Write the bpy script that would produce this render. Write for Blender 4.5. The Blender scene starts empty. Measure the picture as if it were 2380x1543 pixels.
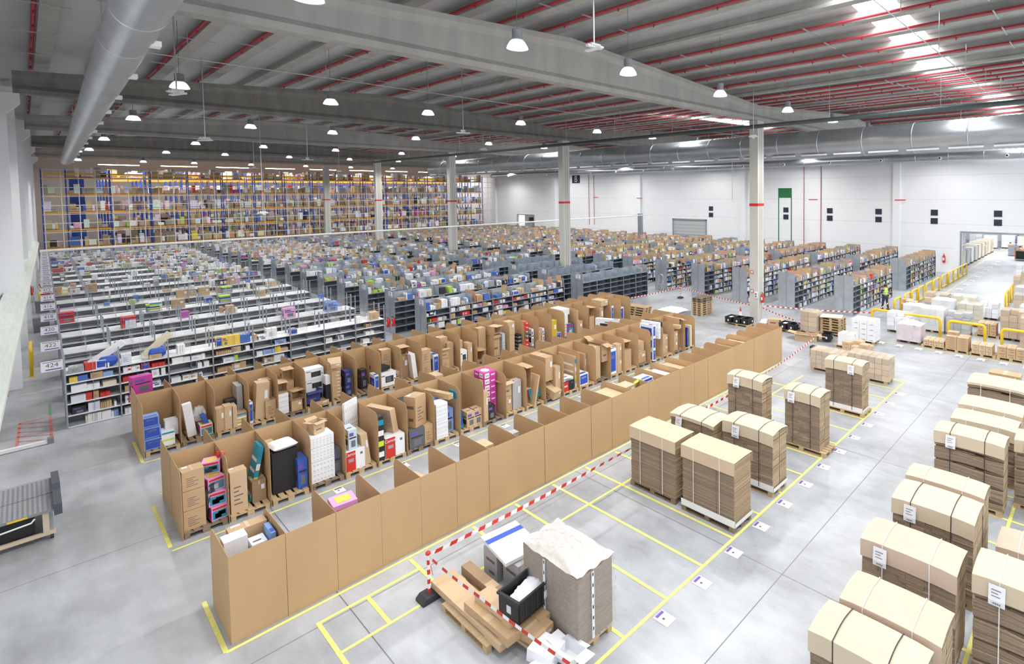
import bpy, math, random
import numpy as np
from mathutils import Matrix, Vector
PI = math.pi
RND = random.Random(7)
SC = bpy.context.scene
COL = SC.collection

# ------------------------------------------------------------------ camera, world, exposure
cd = bpy.data.cameras.new('camera'); cam = bpy.data.objects.new('camera', cd); COL.objects.link(cam)
R_ = ((0.62908072, -0.77730762, -0.00709335), (-0.03795153, -0.02159762, -0.99904616), (0.77641299, 0.62874988, -0.04308666))
m = Matrix.Identity(4)
for i in range(3):
    m[i][0] = R_[0][i]; m[i][1] = -R_[1][i]; m[i][2] = -R_[2][i]
m[0][3], m[1][3], m[2][3] = 0, 0, 8.2
cam.matrix_world = m
cd.sensor_width = 36; cd.sensor_fit = 'HORIZONTAL'
cd.lens = 1240.3 / 2380 * 36
cd.shift_x = (1190 - 1586.87) / 2380; cd.shift_y = (498.27 - 771.5) / 2380
cd.clip_start = .1; cd.clip_end = 400
SC.camera = cam
SC.cycles.max_bounces = 7; SC.cycles.transparent_max_bounces = 8
w = bpy.data.worlds.new('sky'); SC.world = w; w.use_nodes = True
w.node_tree.nodes['Background'].inputs[0].default_value = (.86, .93, 1, 1)
w.node_tree.nodes['Background'].inputs[1].default_value = 1.4
SC.view_settings.view_transform = 'Standard'; SC.view_settings.look = 'None'
SC.view_settings.gamma = 1; SC.view_settings.use_curve_mapping = False
SC.view_settings.exposure = 0.08
LAMP_W = 1180.0
SKYLIGHT = 14.0

# ------------------------------------------------------------------ materials
MATS = {}
def nmat(name, col=(.8, .8, .8), rough=.6, metal=0.0, noise=0.0, nscale=4.0, spec=.5, emit=None, estr=0, alpha=1, stretch=None, bump=0, obj=False, attr=False, trans=0):
    if name in MATS: return MATS[name]
    mt = bpy.data.materials.new(name); mt.use_nodes = True
    nt = mt.node_tree; b = nt.nodes['Principled BSDF']
    b.inputs['Roughness'].default_value = rough; b.inputs['Metallic'].default_value = metal
    b.inputs['Specular IOR Level'].default_value = spec; b.inputs['Alpha'].default_value = alpha
    b.inputs['Transmission Weight'].default_value = trans
    b.inputs['Base Color'].default_value = (*col, 1)
    mt.diffuse_color = (*col, 1)
    src = None
    if obj:
        n = nt.nodes.new('ShaderNodeObjectInfo'); src = n.outputs['Color']
    if attr:
        n = nt.nodes.new('ShaderNodeAttribute'); n.attribute_name = 'Col'; src = n.outputs['Color']
    if noise:
        tc = nt.nodes.new('ShaderNodeTexCoord'); mp = nt.nodes.new('ShaderNodeMapping')
        g = nt.nodes.new('ShaderNodeNewGeometry')
        nt.links.new(g.outputs['Position'], mp.inputs['Vector'])
        if stretch: mp.inputs['Scale'].default_value = stretch
        nz = nt.nodes.new('ShaderNodeTexNoise'); nz.inputs['Scale'].default_value = nscale; nz.inputs['Detail'].default_value = 5
        nt.links.new(mp.outputs[0], nz.inputs['Vector'])
        mr = nt.nodes.new('ShaderNodeMapRange'); mr.inputs['From Min'].default_value = .25; mr.inputs['From Max'].default_value = .75
        mr.inputs['To Min'].default_value = 1 - noise; mr.inputs['To Max'].default_value = 1 + noise
        nt.links.new(nz.outputs['Fac'], mr.inputs['Value'])
        mx = nt.nodes.new('ShaderNodeVectorMath'); mx.operation = 'SCALE'
        if src: nt.links.new(src, mx.inputs[0])
        else: mx.inputs[0].default_value = col
        nt.links.new(mr.outputs[0], mx.inputs['Scale'])
        src = mx.outputs[0]
        if bump:
            bp = nt.nodes.new('ShaderNodeBump'); bp.inputs['Strength'].default_value = bump; bp.inputs['Distance'].default_value = .02
            nt.links.new(nz.outputs['Fac'], bp.inputs['Height']); nt.links.new(bp.outputs[0], b.inputs['Normal'])
    if src: nt.links.new(src, b.inputs['Base Color'])
    if emit:
        b.inputs['Emission Color'].default_value = (*emit, 1); b.inputs['Emission Strength'].default_value = estr
    MATS[name] = mt
    return mt

KRAFT = (.53, .355, .20); KRAFT2 = (.60, .43, .265); KDARK = (.36, .24, .14)
def M_(n): return MATS[n]
nmat('kraft', KRAFT, .8, noise=.07, nscale=3)
nmat('kraft_panel', (.53, .345, .18), .82, noise=.05, nscale=1.2, stretch=(1, 1, .4))
nmat('kraft_pale', (.62, .48, .33), .75, noise=.04, nscale=2)
nmat('kraft_pink', (.62, .475, .37), .75, noise=.04, nscale=2)
nmat('kraft_cream', (.64, .53, .39), .75, noise=.04, nscale=2)
nmat('cut_edge', (.33, .245, .165), .9, attr=True, noise=.18, nscale=60)
nmat('body', (.8, .8, .8), .6, obj=True, noise=.03, nscale=5)
nmat('goods', (.8, .8, .8), .6, attr=True)
nmat('ink', (.03, .03, .04), .6); nmat('ink_soft', (.16, .12, .1), .7); nmat('ink_purple', (.16, .09, .4), .6)
nmat('white', (.85, .85, .86), .55); nmat('paper', (.82, .83, .88), .7); nmat('tape', (.60, .45, .28), .35)
nmat('red', (.62, .03, .02), .45); nmat('blue', (.03, .09, .5), .45); nmat('teal', (.02, .28, .42), .4); nmat('green', (.02, .22, .07), .6)
nmat('lime', (.62, .75, .05), .5); nmat('yellow', (.85, .55, .02), .35); nmat('orange', (.85, .2, .02), .5); nmat('magenta', (.6, .04, .35), .5)
nmat('floor_yellow', (.80, .76, .22), .6, noise=.08, nscale=9); nmat('floor_red', (.62, .2, .17), .6, noise=.15, nscale=9); nmat('floor_green', (.15, .4, .22), .6)
nmat('wood', (.52, .38, .22), .8, noise=.2, nscale=5, stretch=(1, 8, 8)); nmat('wood_dark', (.25, .18, .12), .85, noise=.25, nscale=5)
nmat('steel', (.42, .45, .49), .42, .75, noise=.12, nscale=2.5); nmat('shelf_steel', (.84, .86, .88), .4, .1, noise=.06, nscale=2)
nmat('steel_sheet', (.50, .55, .61), .34, .6, noise=.14, nscale=2.2); nmat('steel_dark', (.20, .22, .25), .5, .5)
nmat('galv', (.50, .53, .56), .33, .85, noise=.1, nscale=3, stretch=(1, .3, 1)); nmat('zinc', (.6, .62, .64), .3, .8)
nmat('concrete', (.38, .37, .345), .85, noise=.13, nscale=.9, stretch=(2.2, 2.2, .5), bump=.2); nmat('concrete_dark', (.22, .21, .195), .85, noise=.2, nscale=1.2, stretch=(2, 2, .5))
nmat('concrete_col', (.58, .57, .53), .8, noise=.06, nscale=1.1, stretch=(3, 3, .5))
nmat('roof', (.50, .51, .52), .6, noise=.05, nscale=.5); nmat('white_wall', (.86, .87, .89), .7, noise=.02, nscale=.4); nmat('beige_wall', (.58, .53, .49), .8, noise=.03)
nmat('seam', (.62, .63, .66), .7); nmat('pipe_red', (.38, .02, .035), .4); nmat('pipe_dark', (.06, .075, .075), .4); nmat('black', (.015, .015, .018), .45)
nmat('rack_blue', (.02, .075, .42), .45); nmat('rack_orange', (.85, .42, .04), .45)
nmat('clear', (.9, .93, .96), .15, alpha=.26, spec=.8); nmat('wrap', (.93, .95, .97), .16, alpha=.2, spec=.9, noise=.05, nscale=14, bump=.5)
nmat('wrap_thick', (.92, .93, .94), .22, alpha=.5, spec=.9, noise=.08, nscale=10, bump=.8)
nmat('lamp_glass', (.95, .95, .97), .25, alpha=.6, emit=(1, .98, .96), estr=1.1); nmat('lamp_glow', (1, 1, 1), .5, emit=(1, .98, .95), estr=16)
nmat('skylight', (1, 1, 1), .5, emit=(.95, .98, 1), estr=SKYLIGHT)
nmat('pale_screen', (.78, .76, .68), .5); nmat('bumper', (.07, .075, .10), .5); nmat('black_film', (.03, .03, .035), .15, spec=.9); nmat('shelf_blue', (.34, .39, .45), .4, .35, noise=.06, nscale=2); nmat('wrap_film', (.85, .84, .82), .12, alpha=.22, spec=1, noise=.3, nscale=16, bump=1.0, stretch=(1, 1, 3)); nmat('wrap_top', (.88, .86, .82), .2, alpha=.62, spec=.9, noise=.08, nscale=12, bump=1.0); nmat('goods_noise', (.8, .8, .8), .75, attr=True, noise=.28, nscale=9, stretch=(.5, .5, 5)); nmat('skin', (.45, .27, .19), .6); nmat('hair', (.03, .02, .015), .7); nmat('hivis', (.50, .85, .08), .6); nmat('hivis_orange', (.95, .22, .03), .6); nmat('cloth_dark', (.05, .05, .06), .85); nmat('reflective', (.75, .78, .78), .3)
nmat('rubber', (.04, .04, .045), .7); nmat('window_dark', (.03, .035, .055), .25); nmat('grey_door', (.50, .52, .52), .55); nmat('grey_plastic', (.22, .23, .25), .6)
nmat('green_paint', (.015, .16, .05), .6); nmat('navy', (.01, .015, .05), .5); nmat('pale_green', (.66, .73, .68), .5, noise=.1, nscale=3, stretch=(4, .3, 4)); nmat('silver_tread', (.30, .31, .33), .4, .6)

def floor_mat():
    mt = bpy.data.materials.new('polished_concrete'); mt.use_nodes = True; nt = mt.node_tree; b = nt.nodes['Principled BSDF']
    g = nt.nodes.new('ShaderNodeNewGeometry'); L = nt.links.new
    def noise(sc, det, st=(1, 1, 1)):
        mp = nt.nodes.new('ShaderNodeMapping'); mp.inputs['Scale'].default_value = st; L(g.outputs['Position'], mp.inputs[0])
        n = nt.nodes.new('ShaderNodeTexNoise'); n.inputs['Scale'].default_value = sc; n.inputs['Detail'].default_value = det; n.inputs['Roughness'].default_value = .6; L(mp.outputs[0], n.inputs['Vector']); return n.outputs['Fac']
    def math_(op, a, bb=None, c=None):
        n = nt.nodes.new('ShaderNodeMath'); n.operation = op
        for i, v in enumerate((a, bb, c)):
            if v is None: continue
            if isinstance(v, (int, float)): n.inputs[i].default_value = v
            else: L(v, n.inputs[i])
        return n.outputs[0]
    a = noise(.28, 7, (1, 1.0, 1)); c = noise(2.2, 8, (1, .35, 1)); d = noise(26, 3)
    v = math_('ADD', math_('MULTIPLY', a, .5), math_('ADD', math_('MULTIPLY', c, .28), math_('MULTIPLY', d, .06)))
    mr = nt.nodes.new('ShaderNodeMapRange'); L(v, mr.inputs['Value']); mr.inputs['From Min'].default_value = .3; mr.inputs['From Max'].default_value = .54
    cr = nt.nodes.new('ShaderNodeMix'); cr.data_type = 'RGBA'; L(mr.outputs[0], cr.inputs['Factor'])
    cr.inputs['A'].default_value = (.27, .28, .295, 1); cr.inputs['B'].default_value = (.53, .552, .585, 1)
    sp = nt.nodes.new('ShaderNodeSeparateXYZ'); L(g.outputs['Position'], sp.inputs[0])
    def joint(ax, off, per, wd):
        s = math_('ADD', sp.outputs[ax], -off + 1000 * per); q = math_('MODULO', s, per)
        return math_('LESS_THAN', q, wd)
    j = math_('MAXIMUM', joint(1, 5.35, 6.2, .022), joint(0, 3.75, 6.15, .022))
    mj = nt.nodes.new('ShaderNodeMix'); mj.data_type = 'RGBA'; L(j, mj.inputs['Factor']); L(cr.outputs['Result'], mj.inputs['A']); mj.inputs['B'].default_value = (.17, .17, .18, 1)
    L(mj.outputs['Result'], b.inputs['Base Color'])
    rr = nt.nodes.new('ShaderNodeMapRange'); L(c, rr.inputs['Value']); rr.inputs['To Min'].default_value = .22; rr.inputs['To Max'].default_value = .5
    L(rr.outputs[0], b.inputs['Roughness'])
    MATS['floor'] = mt
floor_mat()

# ------------------------------------------------------------------ mesh builder
class MB:
    def __init__(s): s.v = []; s.f = []; s.m = []; s.c = []; s.mats = []; s.T = None; s.col = (1, 1, 1)
    def mi(s, n):
        if n not in s.mats: s.mats.append(n)
        return s.mats.index(n)
    def add(s, vs, fs, mat):
        o = len(s.v); T = s.T
        s.v += [tuple(T @ Vector(p)) for p in vs] if T else [tuple(p) for p in vs]
        k = s.mi(mat)
        for f in fs: s.f.append([o + i for i in f]); s.m.append(k); s.c.append(s.col)
        return s
    def box(s, x0, y0, z0, x1, y1, z1, mat):
        return s.add([(x0, y0, z0), (x1, y0, z0), (x1, y1, z0), (x0, y1, z0), (x0, y0, z1), (x1, y0, z1), (x1, y1, z1), (x0, y1, z1)],
            [(0, 3, 2, 1), (4, 5, 6, 7), (0, 1, 5, 4), (1, 2, 6, 5), (2, 3, 7, 6), (3, 0, 4, 7)], mat)
    def quad(s, a, b, c, d, mat): return s.add([a, b, c, d], [(0, 1, 2, 3)], mat)
    def tube(s, pts, r, mat, n=8, cap=True):
        pts = [Vector(p) for p in pts]; rs = r if isinstance(r, (list, tuple)) else [r] * len(pts)
        vs = []; up = None
        for i, p in enumerate(pts):
            d = (pts[min(i + 1, len(pts) - 1)] - pts[max(i - 1, 0)]).normalized()
            if up is None: up = Vector((0, 0, 1)) if abs(d.z) < .9 else Vector((1, 0, 0))
            a = d.cross(up).normalized(); b = a.cross(d).normalized(); up = b
            for k in range(n):
                t = 2 * PI * k / n; vs.append(p + (a * math.cos(t) + b * math.sin(t)) * rs[i])
        fs = []
        for i in range(len(pts) - 1):
            for k in range(n):
                fs.append((i * n + k, i * n + (k + 1) % n, (i + 1) * n + (k + 1) % n, (i + 1) * n + k))
        if cap: fs += [tuple(range(n))[::-1], tuple(range((len(pts) - 1) * n, len(pts) * n))]
        return s.add(vs, fs, mat)
    def lathe(s, prof, c, mat, n=20):
        vs = []; fs = []
        for r, z in prof:
            for k in range(n):
                t = 2 * PI * k / n; vs.append((c[0] + r * math.cos(t), c[1] + r * math.sin(t), c[2] + z))
        for i in range(len(prof) - 1):
            for k in range(n): fs.append((i * n + k, i * n + (k + 1) % n, (i + 1) * n + (k + 1) % n, (i + 1) * n + k))
        return s.add(vs, fs, mat)
    def prism(s, poly, axis, a, b, mat):
        # poly: 2D points in the two other axes (order x,y,z without axis)
        def P(u, v, w_):
            return (w_, u, v) if axis == 0 else (u, w_, v) if axis == 1 else (u, v, w_)
        n = len(poly); vs = [P(u, v, a) for u, v in poly] + [P(u, v, b) for u, v in poly]
        fs = [tuple(range(n)), tuple(range(2 * n - 1, n - 1, -1))] + [(i, i + n, (i + 1) % n + n, (i + 1) % n) for i in range(n)]
        return s.add(vs, fs, mat)
    def mesh(s, name, smooth=False, attr=False):
        me = bpy.data.meshes.new(name); me.from_pydata(s.v, [], s.f)
        for n in s.mats: me.materials.append(MATS[n])
        me.polygons.foreach_set('material_index', s.m)
        if attr:
            at = me.color_attributes.new('Col', 'FLOAT_COLOR', 'CORNER')
            cnt = [len(f) for f in s.f]; arr = np.repeat(np.array([(*c, 1.0) for c in s.c], dtype=np.float32), cnt, axis=0)
            at.data.foreach_set('color', arr.ravel())
        if smooth: me.polygons.foreach_set('use_smooth', [True] * len(me.polygons))
        me.update(); return me
    def build(s, name, parent=None, smooth=False, attr=False, loc=None):
        return link(name, s.mesh(name, smooth, attr), parent, loc)

def link(name, me, parent=None, loc=None):
    o = bpy.data.objects.new(name, me); COL.objects.link(o)
    if parent is not None: o.parent = parent
    if loc: o.location = loc
    return o
def tag(o, label=None, cat=None, group=None, kind=None):
    if label: o['label'] = label
    if cat: o['category'] = cat
    if group: o['group'] = group
    if kind: o['kind'] = kind
    return o
def thing(name, label, cat, loc=(0, 0, 0), rz=0, group=None):
    o = link(name, None); o.location = loc; o.rotation_euler = (0, 0, rz); return tag(o, label, cat, group)
def dup(root, loc, rz=None, label=None, group=None):
    def cp(o, par):
        c = o.copy(); COL.objects.link(c); c.parent = par
        for ch in KIDS.get(o.name, []): KIDS.setdefault(c.name, []).append(cp(ch, c))
        return c
    if root.name not in KIDS: reg(root)
    r = cp(root, None); r.location = loc
    if rz is not None: r.rotation_euler = (0, 0, rz)
    if label: r['label'] = label
    if group: r['group'] = group
    return r
KIDS = {}
def reg(o):
    KIDS[o.name] = list(o.children)
    for c in o.children: reg(c)
def struct(name, mb, **k): return tag(mb.build(name, **k), kind='structure')
def text(s_, size, mat, loc, rot, parent=None, name='lettering', depth=.002, align='CENTER'):
    cu = bpy.data.curves.new(name, 'FONT'); cu.body = s_; cu.size = size; cu.align_x = align; cu.align_y = 'CENTER'; cu.extrude = depth
    t = bpy.data.objects.new(name + '_src', cu); COL.objects.link(t)
    bpy.context.view_layer.update()
    me = bpy.data.meshes.new_from_object(t.evaluated_get(bpy.context.evaluated_depsgraph_get()))
    bpy.data.objects.remove(t); me.materials.clear(); me.materials.append(MATS[mat])
    o = link(name, me, parent); o.location = loc; o.rotation_euler = rot; return o
FRONT = (PI / 2, 0, 0); LEFTF = (PI / 2, 0, -PI / 2)
ORD = ['first', 'second', 'third', 'fourth', 'fifth', 'sixth', 'seventh', 'eighth', 'ninth', 'tenth', 'eleventh', 'twelfth', 'thirteenth', 'fourteenth', 'fifteenth', 'sixteenth', 'seventeenth', 'eighteenth', 'nineteenth', 'twentieth', 'twenty-first', 'twenty-second', 'twenty-third', 'twenty-fourth', 'twenty-fifth', 'twenty-sixth', 'twenty-seventh', 'twenty-eighth', 'twenty-ninth', 'thirtieth', 'thirty-first']

# ------------------------------------------------------------------ building shell
BEAMS = [17.5, 36.45, 55.4, 74.35, 93.0]; XC = 29.0; XR = 57.2; YB = 118.0; Y0 = -4.0
def xw(y): return -.72 + .02 * (y - 36.8)
def roofz(x):
    if x > XC: x = x - XC
    return 13.95 + (1 - abs(x - 14.2) / 14.8) * 1.0
struct('floor', MB().box(-12, Y0, -.3, 100, YB + 1, 0, 'floor'))
mb = MB(); ya, yb = -4.0, YB
mb.add([(xw(ya), ya, 0), (xw(yb), yb, 0), (xw(yb), yb, 14.6), (xw(ya), ya, 14.6), (xw(ya) - .3, ya, 0), (xw(yb) - .3, yb, 0), (xw(yb) - .3, yb, 14.6), (xw(ya) - .3, ya, 14.6)], [(0, 1, 2, 3), (4, 7, 6, 5), (0, 3, 7, 4), (1, 5, 6, 2), (3, 2, 6, 7), (0, 4, 5, 1)], 'white_wall')
for z in (2.4, 4.8, 7.2, 9.6): mb.add([(xw(ya) + .006, ya, z), (xw(yb) + .006, yb, z), (xw(yb) + .006, yb, z + .03), (xw(ya) + .006, ya, z + .03)], [(0, 1, 2, 3)], 'seam')
struct('wall_left', mb)
# right wall with openings
mb = MB(); ops = [(3.6, 11.46, 4.0), (42.4, 47.95, 4.25), (80.5, 85.5, 4.1)]
y = Y0
for a, b, h in ops:
    mb.box(XR, y, 0, XR + .3, a, 14.6, 'white_wall'); mb.box(XR, a, h, XR + .3, b, 14.6, 'white_wall'); y = b
mb.box(XR, y, 0, XR + .3, YB, 14.6, 'white_wall')
for z in (2.4, 4.8, 7.2, 9.6, 12.0): mb.box(XR - .004, 12 if z < 4.3 else Y0, z, XR, YB, z + .025, 'seam')
for y in (17.6, 36.4, 54.4, 74.3, 92.5):
    mb.box(XR - .35, y - .35, 0, XR, y + .35, 14.6, 'white_wall')
struct('wall_right', mb)
struct('wall_back', MB().box(-3, YB, 0, XR, YB + .3, 14.6, 'beige_wall'))
mb = MB(); mb.box(XR + 40, -6, 0, XR + 40.3, 24, 9, 'white_wall').box(XR + .31, 23.7, 0, XR + 40, 24, 9, 'white_wall').box(XR + .31, -6, 8.7, XR + 40, 24, 9, 'white_wall')
struct('wall_annex', mb)
struct('wall_annex_rear', MB().box(XR + 6, 76, 0, XR + 6.3, 92, 7, 'beige_wall').box(XR + .31, 76, 6.7, XR + 6, 92, 7, 'beige_wall'))
mb = MB()
for (x0, x1, xm) in ((-3.5, XC, 14.2), (XC, XR + .3, 43.2)):
    for a, b in ((x0, xm), (xm, x1)):
        za, zb = roofz(a + .001), roofz(b - .001)
        if a == XC: za = 13.95
        mb.add([(a, 7.7, za + .42), (b, 7.7, zb + .42), (b, YB, zb + .42), (a, YB, za + .42), (a, 7.7, za + .6), (b, 7.7, zb + .6), (b, YB, zb + .6), (a, YB, za + .6)], [(0, 3, 2, 1), (4, 5, 6, 7), (0, 1, 5, 4), (2, 3, 7, 6)], 'roof')
        mb.add([(a, Y0, za + .42), (b, Y0, zb + .42), (b, 6.25, zb + .42), (a, 6.25, za + .42), (a, Y0, za + .6), (b, Y0, zb + .6), (b, 6.25, zb + .6), (a, 6.25, za + .6)], [(0, 3, 2, 1), (4, 5, 6, 7), (0, 1, 5, 4), (2, 3, 7, 6)], 'roof')
struct('ceiling', mb)
# skylight strip
for n_, (a, b) in enumerate(((-3.5, 14.2), (14.2, XC), (XC, 43.2), (43.2, XR))):
    za, zb = roofz(a + .01), roofz(b - .01)
    if a == XC: za = 13.95
    struct('window_%d' % (n_ + 1), MB().add([(a, 6.2, za + .5), (b, 6.2, zb + .5), (b, 7.75, zb + .5), (a, 7.75, za + .5)], [(0, 1, 2, 3), (3, 2, 1, 0)][:1], 'skylight'))
# second skylights, flush panels under the roof
n_ = 5
for (xa, xb, yy) in ((20.5, 27.5, 47.5), (31, 55, 47), (31, 55, 66), (31, 50, 28)):
    za, zb = roofz(xa), roofz(xb)
    struct('window_%d' % n_, MB().add([(xa, yy, za + .41), (xb, yy, zb + .41), (xb, yy + 1.2, zb + .41), (xa, yy + 1.2, za + .41)], [(0, 1, 2, 3)], 'skylight')); n_ += 1

# beams, columns, purlins
def delta_beam(xa, xb, y, mat):
    xm = (xa + xb) / 2; mb = MB(); zt = lambda x: 12.55 + .95 + (1 - abs(x - xm) / (xm - xa)) * .95
    prof = [(-.26, 0), (.26, 0), (.26, .2), (.1, .38), (.1, -.42), (.24, -.2), (.24, 0.0), (-.24, 0.0), (-.24, -.2), (-.1, -.42), (-.1, .38), (-.26, .2)]
    secs = [xa, xa + .6, (xa + xm) / 2, xm, (xb + xm) / 2, xb - .6, xb]; vs = []
    for x in secs:
        for i, (u, v) in enumerate(prof):
            z = 12.55 + v if i in (0, 1, 2, 3, 10, 11) else zt(x) + v
            vs.append((x, y + u, z))
    n = len(prof); fs = []
    for i in range(len(secs) - 1):
        for k in range(n): fs.append((i * n + k, (i + 1) * n + k, (i + 1) * n + (k + 1) % n, i * n + (k + 1) % n))
    fs += [tuple(range(n)), tuple(range(len(secs) * n - 1, (len(secs) - 1) * n - 1, -1))]
    return mb.add(vs, fs, mat)
for i, y in enumerate(BEAMS + [-1.4]):
    for s_, (a, b) in (('left', (-.5 + .02 * max(0, y - 17), XC)), ('right', (XC, XR - .1))):
        o = delta_beam(a, b, y, 'concrete_dark' if i in (1, 3) else 'concrete').build('roof_beam')
        where = 'nearest the camera' if i == 0 else ('behind the viewpoint' if i == 5 else ORD[i] + ' from the camera')
        tag(o, 'grey precast concrete roof beam over the %s half of the hall, %s' % (s_, where), 'beam', 'concrete roof beams', 'structure')
mb0 = MB(); mb0.box(-.36, -.3, 0, .36, .3, 12.55, 'concrete_col')
band = MB().box(-.37, -.31, 7.25, .37, .31, 7.42, 'red')
for x in (-.09, .09): mb0.box(x - .012, -.306, 0, x + .012, -.299, 12.2, 'concrete_dark')
for i, y in enumerate(BEAMS):
    t = thing('concrete_column', 'square concrete column with a red band, %s from the camera' % ('nearest' if i == 0 else ORD[i]), 'column', (XC, y, 0), 0, 'concrete columns')
    if i == 0: c0 = mb0.mesh('shaft'); b0 = band.mesh('red_band')
    link('shaft', c0, t); link('red_band', b0, t)
for i, y in enumerate([17.5, 36.45, 55.4, 74.35, 93.0, 46, 65, 84]):
    mb = MB(); x = xw(y); mb.box(x - .1, y - .35, 0 if i else 7, x + .42, y + .35, 12.0 if i < 5 else 14, 'white_wall')
    if i < 5: mb.prism([(x - .1, 12.0), (x + .42, 12.0), (x + .42, 11.7), (x + .8, 12.15), (x + .8, 12.54), (x - .1, 12.54)], 1, y - .35, y + .35, 'white_wall')
    struct('trim_%d' % (i + 1), mb)
pm = MB(); pm.prism([(-.22, 0), (.22, 0), (.22, .1), (.08, .2), (.08, .45), (-.08, .45), (-.08, .2), (-.22, .1)], 1, Y0, YB, 'concrete')
pme = pm.mesh('roof_purlin')
pm2 = MB().tube([(0, Y0, 0), (0, YB, 0)], .055, 'pipe_red', 8)
for q in range(28): pm2.tube([(0, 2 + 3.1 * q, -.05), (0, 2 + 3.1 * q, -.16)], .03, 'pipe_red', 6)
pp = pm2.mesh('sprinkler_pipe', True)
hbm = MB().box(-.5, 0, -.11, .75, .05, -.07, 'zinc').mesh('pipe_bracket')
k = 0
for half in (0, 1):
    for i in range(15):
        x = half * XC + (.75 if not half else .9) + 1.95 * i
        if x > XR - .3: continue
        z = roofz(x); o = link('roof_purlin', pme, None, (x, 0, z)); tag(o, None, None, None, 'structure')
        if (i % 5) != 4:
            p = link('sprinkler_pipe', pp, None, (x - .32, 0, z + .08))
            tag(p, 'red sprinkler pipe along the roof, %s from the left wall' % ORD[k], 'pipe', 'red sprinkler pipes under the roof')
            if k == 0: p.scale = (1, .74, 1)
            for q in range(10): link('pipe_bracket', hbm, p, (0, 3.4 + 6.2 * q, 0))
            k += 1
for i, (x0, y) in enumerate(((2, 26.5), (2, 45.8), (30, 26.5), (10, 5.0))):
    mb = MB().tube([(x0, y, 13.2), (x0 + 26, y + .3, 13.2)], .018, 'zinc', 6)
    for q in range(6): mb.tube([(x0 + 2 + q * 4.4, y, 13.2), (x0 + 2 + q * 4.4, y, roofz(x0 + 2 + q * 4.4) + .1)], .012, 'zinc', 5)
    tag(mb.build('cable_wire'), 'thin steel wire strung under the roof, %s of the wires' % ORD[i], 'wire', 'steel wires under the roof')
# ducts
def duct(name, label, x, z, r, ya, yb, nozz, side=-1):
    t = thing(name, label, 'duct', (x, 0, z)); n = 44
    ys = []; yy = ya
    prof = []
    step = .15
    cnt = int((yb - ya) / step)
    vs = []; fs = []; ring = 28
    for i in range(cnt + 1):
        rr = r * (1 + (.03 if i % 2 else 0))
        for k in range(ring):
            a = 2 * PI * k / ring; vs.append((rr * math.cos(a), ya + i * step, rr * math.sin(a)))
    for i in range(cnt):
        for k in range(ring): fs.append((i * ring + k, i * ring + (k + 1) % ring, (i + 1) * ring + (k + 1) % ring, (i + 1) * ring + k))
    fs.append(tuple(range(ring))); fs.append(tuple(range(cnt * ring, cnt * ring + ring)))
    mb = MB().add(vs, fs, 'galv'); mb.build('duct_tube', t, True)
    y = ya + 1.5
    while y < yb:
        link('joint_collar', duct.me.setdefault(r, MB().tube([(0, -.04, 0), (0, .04, 0)], r * 1.035, 'zinc', 28).mesh('joint_collar', True)), t, (0, y, 0)); y += 3.0
    y = ya + 3
    while y < yb and nozz:
        if nozz == 1: mbn = MB().box(-.06, -.9, -.05, .06, .9, .05, 'white'); link('air_outlet', duct.me.setdefault('n1', mbn.mesh('air_outlet')), t, (-r * .72, y, -r * .86))
        elif nozz == 2: link('air_nozzle', duct.me.setdefault('n2', MB().tube([(0, 0, 0), (-.2, 0, 0), (-.201, 0, 0)], [.17, .14, .08], 'white', 14).tube([(-.2, 0, 0), (-.21, 0, 0)], .09, 'black', 12).mesh('air_nozzle')), t, (-r * .9, y, -r * .3))
        else: link('air_outlet', duct.me.setdefault('n3', MB().box(-.05, -.16, -.05, .14, .16, .06, 'white').mesh('air_outlet')), t, (r * .78, y, -r * .6))
        y += (2.3 if nozz == 1 else 5.6 if nozz == 2 else 4.7)
    y = ya + 2
    while y < yb:
        link('hanger', duct.me.setdefault('h%s' % r, MB().tube([(0, 0, r), (0, 0, r + 2.0 if r < .7 else 2.0)], .012, 'zinc', 5).mesh('hanger')), t, (0, y, 0)); y += 6
    return t
duct.me = {}
duct('spiral_duct', 'large ribbed silver air duct running along the left wall under the roof', 1.2, 11.62, .40, 3.5, 80, 3).rotation_euler = (0, 0, -.02)
duct('spiral_duct', 'wide ribbed silver air duct running past the concrete columns on the right', 34.2, 11.35, .9, -1, 70, 1)
duct('spiral_duct', 'narrow silver air duct with round nozzles along the white wall', 56.2, 11.35, .42, -1, 92, 2)
t = thing('drain_pipe', 'black pipe running in front of the column tops', 'pipe', (28.3, 0, 12.1))
MB().tube([(0, Y0, 0), (0, 80, .1)], .12, 'pipe_dark', 12).build('pipe', t, True)
hm = MB().tube([(0, 0, .1), (0, 0, 2.0)], .015, 'zinc', 5).mesh('hanger')
for q in range(14): link('hanger', hm, t, (0, 1 + q * 5.7, 0))
# wall pipes
for i, (y0, z1) in enumerate(((26.0, 11), (28.1, 11), (64.4, 11.5), (65.6, 11.5))):
    tag(MB().tube([(XR - .1, y0, .3 if i < 2 else 3), (XR - .1, y0, z1)], .035, 'pipe_red', 8).build('riser_pipe'), 'thin red pipe climbing the white wall, %s from the right' % ORD[i], 'pipe', 'red riser pipes')
tag(MB().tube([(xw(52) + .12, 52, .5), (xw(52) + .12, 52, 11.8)], .05, 'pipe_red', 8).build('riser_pipe'), 'red pipe climbing the left wall between the piers', 'pipe')

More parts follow.
